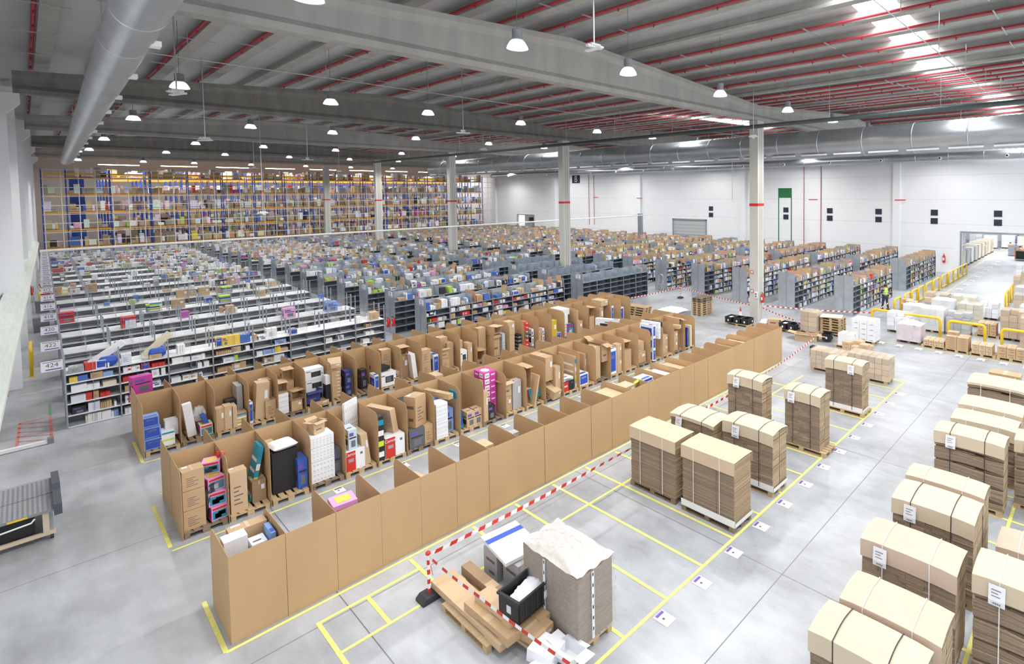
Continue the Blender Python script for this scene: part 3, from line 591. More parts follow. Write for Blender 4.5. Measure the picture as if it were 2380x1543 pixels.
K += [
('B', 10, .2, .5, Z, .32, .5, .5, 'kraft', 'plain', 'lower brown carton'), ('B', 10, .2, .5, Z + .51, .32, .5, .5, 'kraft2', 'open', 'open brown carton on another'), ('B', 10, .58, .35, Z, .32, .3, .95, 'grey', 'plain', 'tall grey box with an orange corner'),
('B', 11, .15, .4, Z + .55, .26, .5, .8, 'kraft', 'side_open', 'tall open brown carton'), ('B', 11, .35, .3, .02, .06, .6, 1.2, 'kraft2', 'bare', 'flat brown board leaning', 0, 0, .2), ('B', 11, .6, .55, Z, .5, .3, .85, 'kraft', 'bare', 'large brown carton'), ('B', 11, .6, .3, Z + .1, .5, .08, .5, 'green', 'picture', 'colourful green picture box leaning', .1, -.3),
('B', 12, .35, .75, Z + .55, .32, .9, .85, 'kraft', 'plain', 'big brown carton on top of the pile', .05), ('B', 12, .4, .6, Z + .1, .34, 1.2, .3, 'kraft2', 'plain', 'long brown carton sloping down', .15, .3), ('B', 12, .75, .3, Z, .22, .3, 1.0, 'kraft2', 'plain', 'tall taped brown box'),
('B', 13, .35, .4, Z, .5, .5, .34, 'black', 'canon', 'black and red box'), ('B', 13, .35, .45, Z + .35, .5, .5, .1, 'white', 'printed', 'flat white box on the black and red box'), ('B', 13, .8, .75, .02, .08, 1.1, 1.4, 'kraft2', 'bands', 'stack of thin brown boxes at the panel'),
('B', 14, .3, .4, Z, .42, .5, .42, 'white', 'bluepanel', 'white monitor box with a blue picture'), ('B', 14, .75, .9, Z, .12, .6, 1.0, 'kraft', 'plain', 'flat brown box behind'),
('B', 15, .25, .5, Z, .36, .5, 1.25, 'kraft2', 'bare', 'tall light brown carton'), ('B', 15, .7, .6, Z + .6, .3, .8, .7, 'kraft', 'open', 'brown carton with open flaps'),
('B', 16, .25, .35, Z, .36, .4, 1.0, 'white', 'bluepanel', 'tall white box with blue print'), ('B', 16, .65, .3, Z, .26, .3, .55, 'kraft2', 'plain', 'lower strapped brown box'), ('B', 16, .65, .3, Z + .56, .26, .3, .55, 'kraft2', 'plain', 'upper strapped brown box'),
('B', 17, .3, .45, Z, .5, .5, .75, 'kraft', 'bare', 'large plain brown carton'), ('B', 17, .32, .45, Z + .76, .36, .4, .36, 'kraft', 'side_open', 'open brown carton on the large one'),
('B', 18, .4, .6, Z, .6, .7, .45, 'kraft', 'plain', 'wide brown carton'), ('B', 18, .45, .65, Z + .46, .5, .6, .4, 'kraft2', 'marked', 'brown carton on the wide one'),
('B', 19, .15, .35, Z, .14, .8, .5, 'white', 'bluepanel', 'lowest white television box'), ('B', 19, .15, .35, Z + .51, .14, .8, .5, 'white', 'bluepanel', 'middle white television box'), ('B', 19, .15, .35, Z + 1.02, .14, .8, .5, 'white', 'bluepanel', 'top white television box'), ('B', 19, .55, .5, 1.0, .1, 1.0, .7, 'white', 'symbols', 'white flat box standing high', .1),
('B', 20, .5, .5, Z, .36, .4, .4, 'kraft2', 'plain', 'lower brown carton'), ('B', 20, .5, .5, Z + .41, .36, .4, .4, 'kraft2', 'plain', 'upper brown carton'), ('B', 20, .2, .8, Z, .1, 1.0, 1.45, 'black', 'bare', 'large black flat box'),
('B', 21, .3, .4, Z, .36, .4, .45, 'kraft', 'plain', 'lowest wrapped brown carton'), ('B', 21, .3, .4, Z + .46, .36, .4, .4, 'kraft2', 'plain', 'middle wrapped brown carton'), ('B', 21, .3, .5, Z + 1.0, .2, 1.0, .16, 'kraft2', 'plain', 'long brown box on top', .3), ('B', 21, .7, .6, Z, .14, .8, 1.4, 'kraft', 'side_open', 'tall open flat carton'),
('B', 22, .3, .4, Z, .1, .6, .9, 'navy', 'bluepanel', 'dark blue and orange flat box'), ('B', 22, .6, .4, Z, .1, .6, .95, 'cream', 'plain', 'cream flat board'),
# rear row
('D', 0, .2, .4, Z, .4, .45, .3, 'lblue', 'bluepanel', 'lowest bright blue carton'), ('D', 0, .17, .45, Z + .31, .36, .42, .3, 'lblue', 'bluepanel', 'second bright blue carton up'), ('D', 0, .16, .5, Z + .62, .34, .4, .28, 'lblue', 'bluepanel', 'top bright blue carton'),
('D', 0, .55, .35, Z, .28, .4, .42, 'white', 'bands', 'white box with green print'), ('D', 0, .68, .55, Z + .2, .28, .34, .44, 'white', 'bare', 'plain white box'),
('D', 1, .3, .5, Z, .2, .2, 1.0, 'white', 'bare', 'tall white box leaning', 0, 0, -.1), ('D', 1, .62, .35, Z, .28, .4, .32, 'cream', 'picture', 'stack of white books with an orange cover'), ('D', 1, .76, .45, Z, .1, .4, .6, 'blue', 'bare', 'blue bag leaning on the panel', 0, 0, -.3),
('D', 2, .12, .3, Z, .2, .3, .7, 'kraft', 'plain', 'left tall brown box with labels'), ('D', 2, .33, .3, Z, .18, .34, .72, 'kraft2', 'plain', 'middle tall brown box with labels'), ('D', 2, .5, .3, Z, .1, .4, .68, 'kraft2', 'bare', 'narrow brown board'), ('D', 2, .56, .85, Z + .3, .34, .4, .42, 'black', 'printed', 'black box with a picture'), ('D', 2, .68, .3, Z, .26, .34, .42, 'kraft', 'bands', 'brown box with a green mark'), ('D', 2, .74, .9, Z, .14, .6, 1.15, 'grey', 'bare', 'grey wrapped flat box'),
('D', 3, .08, .3, Z, .1, .36, .66, 'white', 'bluepanel', 'white and blue narrow box'), ('D', 3, .42, .5, Z, .34, .4, 1.15, 'kraft2', 'plain', 'tall strapped brown carton', 0, 0, .06), ('D', 3, .72, .45, Z, .28, .5, .55, 'kraft', 'marked', 'brown carton with print'), ('D', 3, .66, .9, Z, .3, .4, 1.1, 'kraft', 'marked', 'tall brown carton behind'),
('D', 4, .18, .35, Z, .28, .34, .66, 'white', 'symbols', 'white carton with print'), ('D', 4, .12, .45, Z + .68, .3, .4, .36, 'kraft2', 'side_open', 'small open carton'), ('D', 4, .58, .3, Z, .3, .34, .34, 'kraft', 'plain', 'lower brown carton'), ('D', 4, .58, .3, Z + .35, .36, .34, .34, 'kraft', 'side_open', 'open brown carton facing out', .2), ('D', 4, .45, .75, Z + .95, .3, .34, .4, 'kraft', 'side_open', 'upper open brown carton'), ('D', 4, .45, .75, Z, .3, .34, .94, 'kraft', 'bare', 'tall brown carton under the open one'),
('D', 5, .45, .8, Z, .55, .45, .38, 'white', 'appliance', 'lowest white microwave box'), ('D', 5, .45, .8, Z + .39, .55, .45, .38, 'white', 'appliance', 'middle white microwave box'), ('D', 5, .43, .8, Z + .78, .55, .45, .38, 'white', 'appliance', 'top white microwave box'), ('D', 5, .25, .35, Z + .1, .4, .4, .4, 'navy', 'open', 'open dark blue box'), ('D', 5, .75, .3, Z, .14, .3, .6, 'black', 'bare', 'narrow black box'), ('D', 5, .75, .3, Z + .61, .14, .28, .3, 'white', 'bare', 'white top half of the black box'), ('D', 5, .45, .25, Z, .5, .4, .12, 'kraft', 'plain', 'flat brown carton at the front'),
]
for j in range(9): K.append(('D', 6, .2 + .008 * (j % 3), .6, Z + .118 * j, .36, .42, .115, 'kraft', 'plain', '%s flat brown carton from the bottom of the stack' % ORD[j]))
K += [('D', 6, .62, .5, Z, .2, .55, .42, 'navy', 'printed', 'lower dark blue television box'), ('D', 6, .62, .5, Z + .43, .2, .55, .46, 'navy', 'printed', 'upper dark blue television box'), ('D', 6, .78, .7, Z, .12, .5, .6, 'kraft2', 'marked', 'narrow brown box at the panel'), ('D', 6, .3, .7, 1.24, .4, .9, .16, 'kraft2', 'plain', 'long brown carton lying on the flat stack', -.3),
('D', 7, .45, .75, Z, .2, .34, .7, 'black', 'printed', 'black printed box'), ('D', 7, .75, .35, Z, .14, .5, .52, 'white', 'bluepanel', 'white box with a blue top'),
('D', 8, .35, .4, Z, .55, .5, .5, 'white', 'appliance', 'white monitor box'), ('D', 8, .25, .7, Z + .55, .36, .7, .14, 'black', 'bare', 'black flat case on the monitor box', .2), ('D', 8, .55, .95, Z + .2, .34, .34, .5, 'kraft', 'marked', 'lower brown printed carton'), ('D', 8, .55, .95, Z + .71, .34, .34, .5, 'kraft', 'marked', 'upper brown printed carton'), ('D', 8, .8, .4, Z, .2, .4, .42, 'kraft2', 'printed', 'small brown carton with a blue label'),
('D', 9, .3, .7, Z + .9, .34, .4, .35, 'kraft', 'side_open', 'open carton on the pile'), ('D', 9, .3, .75, Z, .34, .4, .88, 'kdark', 'plain', 'dark strapped carton'), ('D', 9, .65, .5, Z, .16, .55, .95, 'white', 'bare', 'white wrapped panel box', 0, 0, -.1),
('D', 10, .25, .35, Z, .34, .36, .5, 'kraft', 'marked', 'lower brown printed carton'), ('D', 10, .25, .35, Z + .51, .34, .36, .5, 'kraft', 'marked', 'upper brown printed carton'), ('D', 10, .7, .7, Z, .2, .9, .7, 'white', 'bluepanel', 'long white and blue monitor box'),
('D', 11, .25, .35, Z, .3, .36, .45, 'kraft', 'marked', 'lowest brown drum carton'), ('D', 11, .25, .4, Z + .46, .32, .36, .42, 'kraft', 'open', 'open brown carton in the middle'), ('D', 11, .35, .75, Z + .75, .36, .4, .5, 'kraft', 'marked', 'top brown carton with print'), ('D', 11, .6, .6, Z, .26, .4, 1.0, 'kraft', 'bare', 'tall brown carton'),
('D', 12, .25, .35, Z, .28, .4, .62, 'white', 'appliance', 'white printer box'), ('D', 12, .25, .85, Z, .36, .5, .95, 'kraft2', 'bare', 'light brown carton behind the printer box'), ('D', 12, .6, .4, Z, .2, .4, .85, 'kraft2', 'plain', 'tall light brown box'),
('D', 13, .2, .4, Z, .34, .6, .5, 'kraft', 'side_open', 'open brown box lying on its side'), ('D', 13, .55, .7, Z, .34, .36, 1.3, 'kraft', 'bare', 'very tall brown carton'),
('D', 14, .35, .5, Z + .95, .42, .42, .34, 'kraft2', 'side_open', 'open box with dark contents on top', .3), ('D', 14, .3, .5, Z, .36, .4, .9, 'kraft', 'open', 'tall open brown carton'), ('D', 14, .7, .45, Z, .14, .4, .9, 'pale', 'dots', 'narrow box with round patterns'),
('D', 15, .3, .5, Z + .75, .34, .45, .6, 'kraft2', 'plain', 'brown archive carton'), ('D', 15, .3, .5, Z, .34, .4, .74, 'kraft2', 'bare', 'tall brown carton below the archive carton'), ('D', 15, .7, .35, Z, .18, .4, .7, 'black', 'symbols', 'black and white patterned box')]
for j in range(6): K.append(('D', 16, .25, .5, Z + .2 * j, .34, .5, .195, 'red' if j not in (2, 3) else 'brown', 'plain', '%s box up in the red stack' % ORD[j]))
K += [('D', 16, .65, .4, Z, .1, .4, .8, 'white', 'printed', 'white flat box'), ('D', 17, .4, .8, Z, .3, .9, .55, 'kraft', 'plain', 'long low brown carton'), ('D', 17, .5, .4, Z, .1, .3, .7, 'white', 'printed', 'white upright box'), 
('D', 18, .3, .4, Z, .4, .3, .95, 'gold', 'plain', 'tall yellow box'), ('D', 18, .7, .5, Z, .3, .4, .3, 'white', 'bluepanel', 'small white and blue box'), ('D', 19, .3, .5, Z, .34, .34, 1.1, 'white', 'dots', 'tall white box with pink print'), ('D', 19, .6, .35, Z, .34, .3, .6, 'blue', 'picture', 'colourful toy picture box'),
('D', 19, .4, .9, Z + 1.05, .5, .9, .3, 'white', 'symbols', 'long white patterned carton on top'), ('D', 20, .35, .45, Z, .45, .45, .62, 'kraft', 'plain', 'brown carton'), ('D', 20, .2, .6, Z, .1, .8, 1.2, 'kraft', 'bare', 'flat brown sheet'),
('D', 21, .45, .5, Z + .7, .34, .5, .5, 'kraft', 'side_open', 'open brown crate box'), ('D', 21, .45, .5, Z, .34, .5, .7, 'kraft', 'bare', 'tall brown carton under the open one'), ('D', 22, .3, .5, Z, .36, .5, 1.1, 'kraft', 'plain', 'tall brown carton'), ('D', 22, .6, .6, Z + 1.12, .5, .8, .3, 'kraft2', 'plain', 'wide brown carton on top'),
('D', 23, .4, .5, Z, .14, .5, 1.0, 'white', 'bluepanel', 'tall white and blue box'), ('D', 24, .3, .5, Z, .4, .4, .8, 'white', 'bluepanel', 'white and blue box stack'),
# front row, seen over its back panels
('A', 0, .23, .86, Z, .36, .32, 1.42, 'white', 'dots', 'white box with coloured dots'), ('A', 0, .5, 1.22, Z, .6, .3, 1.38, 'kraft', 'marked', 'large brown carton with paper labels'), ('A', 0, .57, .75, Z, .24, .36, 1.22, 'white', 'printed', 'low white box'), ('A', 0, .76, .7, Z, .08, .5, 1.38, 'lblue', 'bluepanel', 'narrow light blue box'),
('A', 2, .35, .75, Z, .46, .5, 1.35, 'pink', 'picture', 'pink and white toy box', -.1), ('A', 4, .3, .8, 1.0, .26, .7, .24, 'kraft2', 'plain', 'long brown box lying high', .1), ('A', 4, .3, .8, Z, .36, .6, .85, 'kraft', 'bare', 'brown carton under the long box'),
('A', 6, .25, .8, Z, .42, .5, 1.3, 'kraft2', 'plain', 'square light brown carton'), ('A', 7, .35, .8, Z, .24, .24, 1.28, 'grey', 'plain', 'small grey-sided box'), ('A', 7, .6, .7, 1.0, .3, .1, .1, 'lime', 'bare', 'yellow roll'),
('A', 11, .4, .7, 1.36, .8, .9, .12, 'kraft2', 'plain', 'long brown carton across the top'), ('A', 12, .3, .6, 1.3, .5, .5, .3, 'kraft2', 'plain', 'brown carton near the top'), ('A', 12, .75, .6, 1.36, .5, .08, .3, 'lime', 'bare', 'lime green flap', .3, .5),
('A', 13, .4, .7, 1.3, .7, .5, .14, 'white', 'bluepanel', 'white and blue flat box'), ('A', 13, .4, .7, 1.46, .6, .5, .1, 'white', 'bluepanel', 'upper white and blue flat box'), ('A', 14, .4, .75, 1.3, .7, .9, .14, 'white', 'bands', 'white striped flat boxes'), ('A', 14, .3, 1.2, 1.2, .3, .3, .3, 'kraft2', 'plain', 'small brown carton'),
('A', 15, .4, .8, 1.3, .75, 1.1, .14, 'kraft2', 'plain', 'flat brown carton'), ('A', 19, .4, .8, 1.3, .7, 1.0, .1, 'kraft2', 'plain', 'flat pale carton'), ('A', 20, .4, .8, 1.33, .7, .9, .1, 'cream', 'plain', 'flat cream carton'), ('A', 21, .4, 1.0, .6, .5, .6, .8, 'kraft', 'open', 'open brown carton'), ('A', 22, .4, .8, .9, .6, .8, .3, 'kraft', 'open', 'torn open brown carton'),
]
YO = {'A': 12.33, 'B': 16.97, 'D': 23.4, 'C': 19.93, 'E': 26.3}
for it in K:
    r, i, fx, fy, z, sx, sy, sz, col, var, wd = it[:11]; ex = list(it[11:]) + [0, 0, 0]
    x = X00 + BW * i + .02 + fx
    if r in 'BD' and z >= .1: z = Z + (z - Z) * 1.12; sx *= 1.12; sy *= 1.1; sz *= 1.12
    lo, hi = X00 + BW * i + .015, X00 + BW * (i + 1) - .015
    sx = min(sx, hi - lo - .01)
    if not ex[0] and not ex[2]: x = min(max(x, lo + sx / 2), hi - sx / 2)
    if r in 'BD' and fy + sy / 2 > 1.4: fy = 1.4 - sy / 2
    o = carton(x, YO[r] + fy, z, sx, sy, sz, col, var, '%s, %s bin from left, %s' % (wd, ORD[i], PLAB[r]), ex[0], ex[1], ex[2], 'goods in the cardboard bins')
    if col == 'white' and var == 'canon' or (col == 'white' and 'red panel' in wd):
        text('Canon', .13, 'white', (o.location.x - sx * .25, o.location.y - sy / 2 - .006, z + sz * .84), FRONT, None, 'brand_lettering').parent = o
        c = o.children[0]; c.matrix_parent_inverse = Matrix.Identity(4)
        c.location = (-.25, -.515, .84); c.scale = (1 / sx, 1 / sz, 1)
    if wd.startswith('white box with coloured dots'):
        c = text('TOSSIMO', .055, 'ink_soft', (0, -.515, .72), FRONT, o, 'brand_lettering'); c.scale = (1 / sx, 1 / sz, 1)
# filler goods in the rows facing away and leftovers
n_ = 0
for r in 'CE':
    for i in range(23 if r == 'C' else 25):
        for j in range(RND.choice((0, 1, 1, 2) if r == 'C' else (0, 1, 1))):
            sx, sy, sz = RND.uniform(.25, .6), RND.uniform(.3, .6), RND.uniform(.5, 1.35); col = RND.choice(['kraft', 'kraft2', 'kraft', 'white', 'white', 'kraft2', 'lblue'])
            lab = '%s carton, %s one, %s bin from left, %s' % (CNAME.get(col, col), ('near', 'far')[j], ORD[i], PLAB[r])
            carton(X00 + BW * i + .43 + RND.uniform(-.06, .06), (18.95 if r == 'C' else 25.3) + .62 * j, Z, sx, sy, sz, col, RND.choice(['plain', 'marked', 'bare', 'printed']), lab, 0, 0, 0, 'goods in the cardboard bins')
# pillow pack on the black box, bags
def pillow(name, label, cat, x, y, z, sx, sy, sz, mat, rz=0, seed=1, par=None):
    r = random.Random(seed); n1 = 12; vs = []; fs = []; am = .1 if 'pack' in name else .45; jt = 0 if 'pack' in name else .09
    for j in range(n1 + 1):
        for i in range(n1 + 1):
            u, v = i / n1 * 2 - 1, j / n1 * 2 - 1; e = max(0, 1 - abs(u) ** 4) ** .5 * max(0, 1 - abs(v) ** 4) ** .5
            vs.append((u * sx / 2 * (1 + r.uniform(-jt, jt)), v * sy / 2 * (1 + r.uniform(-jt, jt)), sz * .5 + e * sz * .5 * (1 + r.uniform(-am, am * .4))))
    nn = len(vs)
    for j in range(n1 + 1):
        for i in range(n1 + 1):
            u, v = i / n1 * 2 - 1, j / n1 * 2 - 1; e = max(0, 1 - abs(u) ** 4) ** .5 * max(0, 1 - abs(v) ** 4) ** .5
            vs.append((u * sx / 2, v * sy / 2, sz * .5 - e * sz * .49))
    for j in range(n1):
        for i in range(n1):
            a = j * (n1 + 1) + i; fs.append((a, a + 1, a + n1 + 2, a + n1 + 1)); fs.append((nn + a, nn + a + n1 + 1, nn + a + n1 + 2, nn + a + 1))
    o = MB().add(vs, fs, mat).build(name, par, True); o.location = (x, y, z); o.rotation_euler = (0, 0, rz)
    if par is None: tag(o, label, cat)
    return o
bx = lambda i: X00 + BW * i
pillow('pillow_pack', 'white quilt packed in clear plastic lying on the large black box', 'bedding', bx(2) + .4, 17.6, 1.275, .58, .62, .18, 'white', .1, 3)
rb = random.Random(9); mb = MB(); prof = []; vs = []; ns = 9; nk = 14
for i in range(ns + 1):
    f = i / ns; cx_, cy_, cz_ = bx(0) + .36 + .22 * f, 17.35 - .1 * f, .2 + .85 * f; rr = .05 + .11 * math.sin(PI * min(1, f * 1.02 + .08)) 
    for k in range(nk):
        a_ = 2 * PI * k / nk; q = rr * (1 + (.28 if k % 2 else -.22) * rb.uniform(.4, 1)); vs.append((cx_ + q * 1.2 * math.cos(a_), cy_ + q * .7 * math.sin(a_), cz_ + rb.uniform(-.02, .02)))
mb.add(vs, [(i * nk + k, i * nk + (k + 1) % nk, (i + 1) * nk + (k + 1) % nk, (i + 1) * nk + k) for i in range(ns) for k in range(nk)] + [tuple(range(nk))[::-1], tuple(range(ns * nk, ns * nk + nk))], 'black_film')
tag(mb.build('plastic_bag'), 'dark creased plastic bag hanging beside the pink toy boxes', 'bag')
pillow('plastic_bag', 'crumpled clear plastic bag in the second rear bin', 'bag', bx(1) + .55, 24.1, .5, .34, .34, .5, 'wrap_thick', 0, 5)
pillow('plastic_bag', 'white crumpled plastic bag in the twenty-second bin of the middle row', 'bag', bx(21) + .2, 17.7, .5, .3, .3, .8, 'white', 0, 6)
o = carton(bx(0) + .25, 26.2, 1.35, .5, .36, .6, 'magenta', 'printed', 'stack of magenta and white boxes standing above the first rear bin', .2, 0, 0, None)
o = carton(bx(1) + .2, 20.5, .02, .62, .5, .55, 'kraft2', 'open', 'open brown carton on the aisle floor behind the middle bins', .1)
o = carton(19.6, 20.8, .9, .22, 1.9, .5, 'white', 'printed', 'long white television box in the aisle behind the middle bins', .35)
c = text('LG', .16, 'magenta', (-.52, -.2, .5), LEFTF, o, 'brand_lettering'); c.scale = (1 / 1.9, 1 / .5, 1)
carton(19.6, 20.8, 0, .5, 1.5, .9, 'kraft', 'plain', 'brown carton carrying the long white television box', .35)
# ------------------------------------------------------------------ shelving
LV = [.05, .45, .87, 1.25, 1.6, 1.92]; BAY = 1.315
def row_meshes(nb, style, far):
    """name -> (mesh, [positions])"""
    L = nb * BAY; zt = 2.62 if style == 'mesh' else 2.5; out = {}
    SS = 'shelf_steel' if style == 'mesh' else 'shelf_blue'
    def frame(mb, x):
        for y in ((0, .58, .67, 1.21) if not far else (0, 1.21)):
            mb.box(x - .02, y, 0, x + .02, y + .035, 2.0 if style == 'sheet' and y in (0, 1.21) else zt, 'steel')
            if y in (0, .67): mb.box(x - .006, y + .03, .05, x + .006, y + .56, .09, 'steel').box(x - .006, y + .03, 1.86, x + .006, y + .56, 1.9, 'steel')
    if far:
        mb = MB()
        for i in range(nb + 1): frame(mb, i * BAY)
        out['upright_frames'] = (mb, [(0, 0, 0)])
        mb = MB()
        for z in LV[-2:]: mb.box(.02, .01, z - .035, L - .02, 1.24, z, SS)
        out['shelves'] = (mb, [(0, 0, 0)])
    else:
        mb = MB(); frame(mb, 0); out['upright_frame'] = (mb, [(i * BAY, 0, 0) for i in range(nb + 1)])
        out['shelf'] = (MB().box(.02, .01, -.035, L - .02, .605, 0, SS).box(.02, .605, -.03, L - .02, .645, -.01, 'steel').box(.02, .645, -.035, L - .02, 1.24, 0, SS), [(0, 0, z) for z in LV])
    mb = MB().box(.02, .61, .05, L - .02, .64, 1.9, 'steel_dark')  # centre sheet coloured dark so the bay interiors look shaded
    for i in range(nb + 1): mb.box(i * BAY - .004, .03, .05, i * BAY + .004, 1.2, 1.88, 'steel_dark')
    if not far:
        for i in range(nb): mb.box((i + .5) * BAY - .003, .03, .05, (i + .5) * BAY + .003, .61, 1.88, 'steel')
    out['shade_back_sheet'] = (mb, [(0, 0, 0)])
    mb = MB()
    if style == 'mesh':
        for y in (.02, .61, 1.23):
            for q in range(6 if y != .61 else 7):
                if y != .61 and q > 2: continue
                z = (2.0 if y == .61 else 2.34) + .1 * q; mb.box(0, y, z, L, y + .006, z + .007, 'zinc')
        for i in range(nb):
            for y0 in (.04, .62): mb.box((i + .5) * BAY - .004, y0, 1.93, (i + .5) * BAY + .004, y0 + .54, 2.28, 'clear')
            for y in (.02, .61, 1.23): mb.box((i + .5) * BAY - .003, y, 1.93, (i + .5) * BAY + .003, y + .006, 2.55, 'zinc')
        out['wire_back'] = (mb, [(0, 0, 0)])
    else:
        for i in range(nb + 1):
            mb.box(i * BAY - .005, .03, 1.93, i * BAY + .005, 1.2, 2.46, 'steel_sheet')
            if i < nb: mb.box((i + .5) * BAY - .004, .03, 1.93, (i + .5) * BAY + .004, 1.2, 2.22, 'steel_sheet')
        mb.box(0, .61, 1.93, L, .64, 2.42, 'steel_sheet'); out['divider_sheets'] = (mb, [(0, 0, 0)])
    return {k: (v.mesh(k), p) for k, (v, p) in out.items()}
ENDP = MB().box(-.02, -.02, 0, -.005, .615, 2.58, 'steel_sheet').box(-.02, .635, 0, -.005, 1.27, 2.58, 'steel_sheet').box(-.03, .6, 0, -.02, .65, 2.58, 'steel').mesh('end_panel')
RM = {}
SHELF = []
def run(x, y, nb, style, label, group, far, endp=False, sign=None, sleft=False, short=''):
    key = (nb, style, far)
    if key not in RM: RM[key] = row_meshes(*key)
    t = thing('shelving_row', label, 'shelving', (x, y, 0), 0, group)
    for n_, (me, ps) in RM[key].items():
        for p in ps: link(n_, me, t, p)
    if endp: link('end_panel', ENDP, t)
    if sign:
        if sleft:
            s_ = MB().box(-.5, -.012, -.18, 0, .012, .18, 'paper').box(-.46, -.014, .13, -.04, -.011, .15, 'ink_purple').box(-.4, -.014, -.14, -.04, -.011, -.1, 'ink_purple').build('row_sign', t); s_.location = (-.03, .03, 2.32)
            text(sign, .2, 'ink_soft', (-.25, -.013, .02), FRONT, s_, 'sign_number')
        else:
            s_ = MB().box(-.012, -.22, -.15, .012, .22, .15, 'paper').box(-.014, -.18, .1, -.011, .18, .12, 'ink_purple').box(-.014, -.18, -.12, -.011, .18, -.08, 'ink_purple').build('row_sign', t); s_.location = (-.035, .45, 2.32)
            if y < 45: text(sign, .17, 'ink_soft', (-.013, 0, .02), LEFTF, s_, 'sign_number')
    SHELF.append((x, y, nb, style, short))
    return t
ROWY = [28.45 + 3.85 * k for k in range(-4, 16)]
def rn(k): return 'nearest the camera' if k == 0 else ORD[k] + ' by distance from the camera'
for k in range(0, 16):
    y = 28.45 + 3.85 * k; far = k > 3
    run(.68 + .013 * (y - 28), y, 8, 'mesh', 'double grey shelving row signed %d, left block, %s from the camera' % (424 - 2 * k, ORD[k]), 'shelving rows of the left block', far, False, str(424 - 2 * k), True, 'left row %d' % (424 - 2 * k))
    run(13.3, y, 7, 'mesh' if k > 7 else 'sheet', 'double grey shelving row with end panel, middle block, %s from the camera' % ORD[k], 'shelving rows of the middle block', far, True, str(426 + 2 * k) if k < 6 else None, False, 'middle block, %s row' % ORD[k])
    run(24.1 if k < 5 else 23.6, y, 5, 'sheet', ('empty blue-grey' if k < 5 else 'filled grey') + ' shelving row right of the middle block, %s from the camera' % ORD[k], 'blue-grey shelving rows before the column', far, k < 6, str(438 + 2 * k) if k < 4 else None, False, 'row %s behind the empty shelves' % ORD[k])
for k in range(-4, 16):
    y = 28.45 + 3.85 * k; far = k > 1
    n1 = 8 if k > -4 else 6
    run(33.0 if k > -4 else 33.6, y, n1, 'sheet', 'double grey shelving row with steel end panel, right block, %s from the camera' % ORD[k + 4], 'shelving rows of the right block', far, k < 4, None, False, 'right block, %s row' % ORD[k + 4])
    run(44.9, y, 8 if k > -4 else 7, 'sheet', 'double grey shelving row by the white wall, %s from the camera' % ORD[k + 4], 'shelving rows by the white wall', far, k < 2, None, False, 'wall block, %s row' % ORD[k + 4])
# goods on the shelves
PAL = [((.88, .88, .90), 50, 'white'), ((.74, .78, .86), 12, 'pale blue'), (KRAFT2, 15, 'light brown'), (KRAFT, 9, 'brown'), ((.07, .17, .55), 6, 'blue'), ((.30, .45, .75), 4, 'light blue'), ((.03, .03, .04), 6, 'black'), ((.62, .05, .04), 4, 'red'), ((.75, .42, .6), 4, 'pink'), ((.42, .08, .35), 2, 'purple'), ((.45, .68, .1), 3, 'green'), ((.85, .6, .1), 3, 'yellow'), ((.35, .37, .4), 6, 'grey'), ((.78, .7, .55), 5, 'cream')]
PW = [p[1] for p in PAL]
RG = random.Random(11)
specs = []
def fill(x0, x1, y0, z, hmax, dens, info, rank, books=False):
    x = x0 + RG.uniform(0, .08)
    slot = 0
    while x < x1 - .12:
        if RG.random() > dens: x += RG.uniform(.15, .45); continue
        pc = RG.choices(PAL, PW)[0]
        rep = RG.choice((1, 1, 2, 3, 4)) if not books else RG.choice((1, 2, 3))
        wd = RG.uniform(.05, .16) if (books or RG.random() < .45) else RG.uniform(.18, .42)
        if wd > .2: rep = 1
        h = min(hmax, RG.uniform(.14, .42) if hmax > .35 else RG.uniform(.5, .92) * hmax); dp = RG.uniform(.25, .5)
        for q in range(rep):
            if x + wd > x1: break
            specs.append((x, y0 + .02 + RG.uniform(0, .05), z, wd - .008, dp, h * RG.uniform(.96, 1.0), pc, info, slot, rank, RG.uniform(-.04, .04), RG.random())); x += wd; slot += 1
        x += RG.choice((0, 0, .02, .06))
for (x, y, nb, style, lab) in SHELF:
    k = round((y - 28.45) / 3.85)
    left, mid, blue, right = x < 5, 10 < x < 20, 20 < x < 30, x > 30
    short = lab
    for b in range(nb):
        xa = x + b * BAY + .05; xb = x + (b + 1) * BAY - .05
        if left: d = (.82 if b < 5 else .25) if k == 0 else (.07 if k < 4 else (.25 if k < 6 else .75)); d = d if b > 3 or k == 0 or k > 9 else d * .35
        elif mid: d = .9
        elif blue: d = .02 if k < 4 else .7
        else: d = .9
        cx = (xa + xb) / 2
        for side in (0, 1):
            if k > 6 and side: dd = d * .7
            elif left and k == 0 and side: dd = .06
            else: dd = d
            if k == 0 and not side: rank = 0
            else: rank = 1
            fill(xa, xb, y + (.03 if not side else .66), 1.93, .46, dd, (short, b, 'top' if not side else 'rear top'), rank)
        if (k == 0 and not blue) or (right and k <= 1):
            for li in range(0, 5):
                dl = (.93 if right else .85) if (left and b < 5) or mid or right else .2
                if right and b == 0 and k < 0: dl = .12
                if left and b >= 5: dl = .15
                fill(xa, xb, y + .03, LV[li], LV[li + 1] - LV[li] - .06, dl, (short, b, ('bottom', 'second', 'third', 'fourth', 'fifth')[li]), 0, right)
Hc = Vector((0, 0, 8.2))
def appar(s_): return s_[3] * s_[5] / max(1, (Vector((s_[0], s_[1], s_[2])) - Hc).length_squared)
def visible(s_):
    # the top shelves of every row, and the front shelves not hidden behind the cardboard bins
    if s_[1] < 30 and s_[0] < 23 and s_[2] < 1.2 and s_[0] > 3.5: return False
    return True
cand = sorted([s_ for s_ in specs if visible(s_)], key=appar, reverse=True)
ind = set(); nc = {'carton': CNT['carton'], 'product_box': CNT['product_box']}
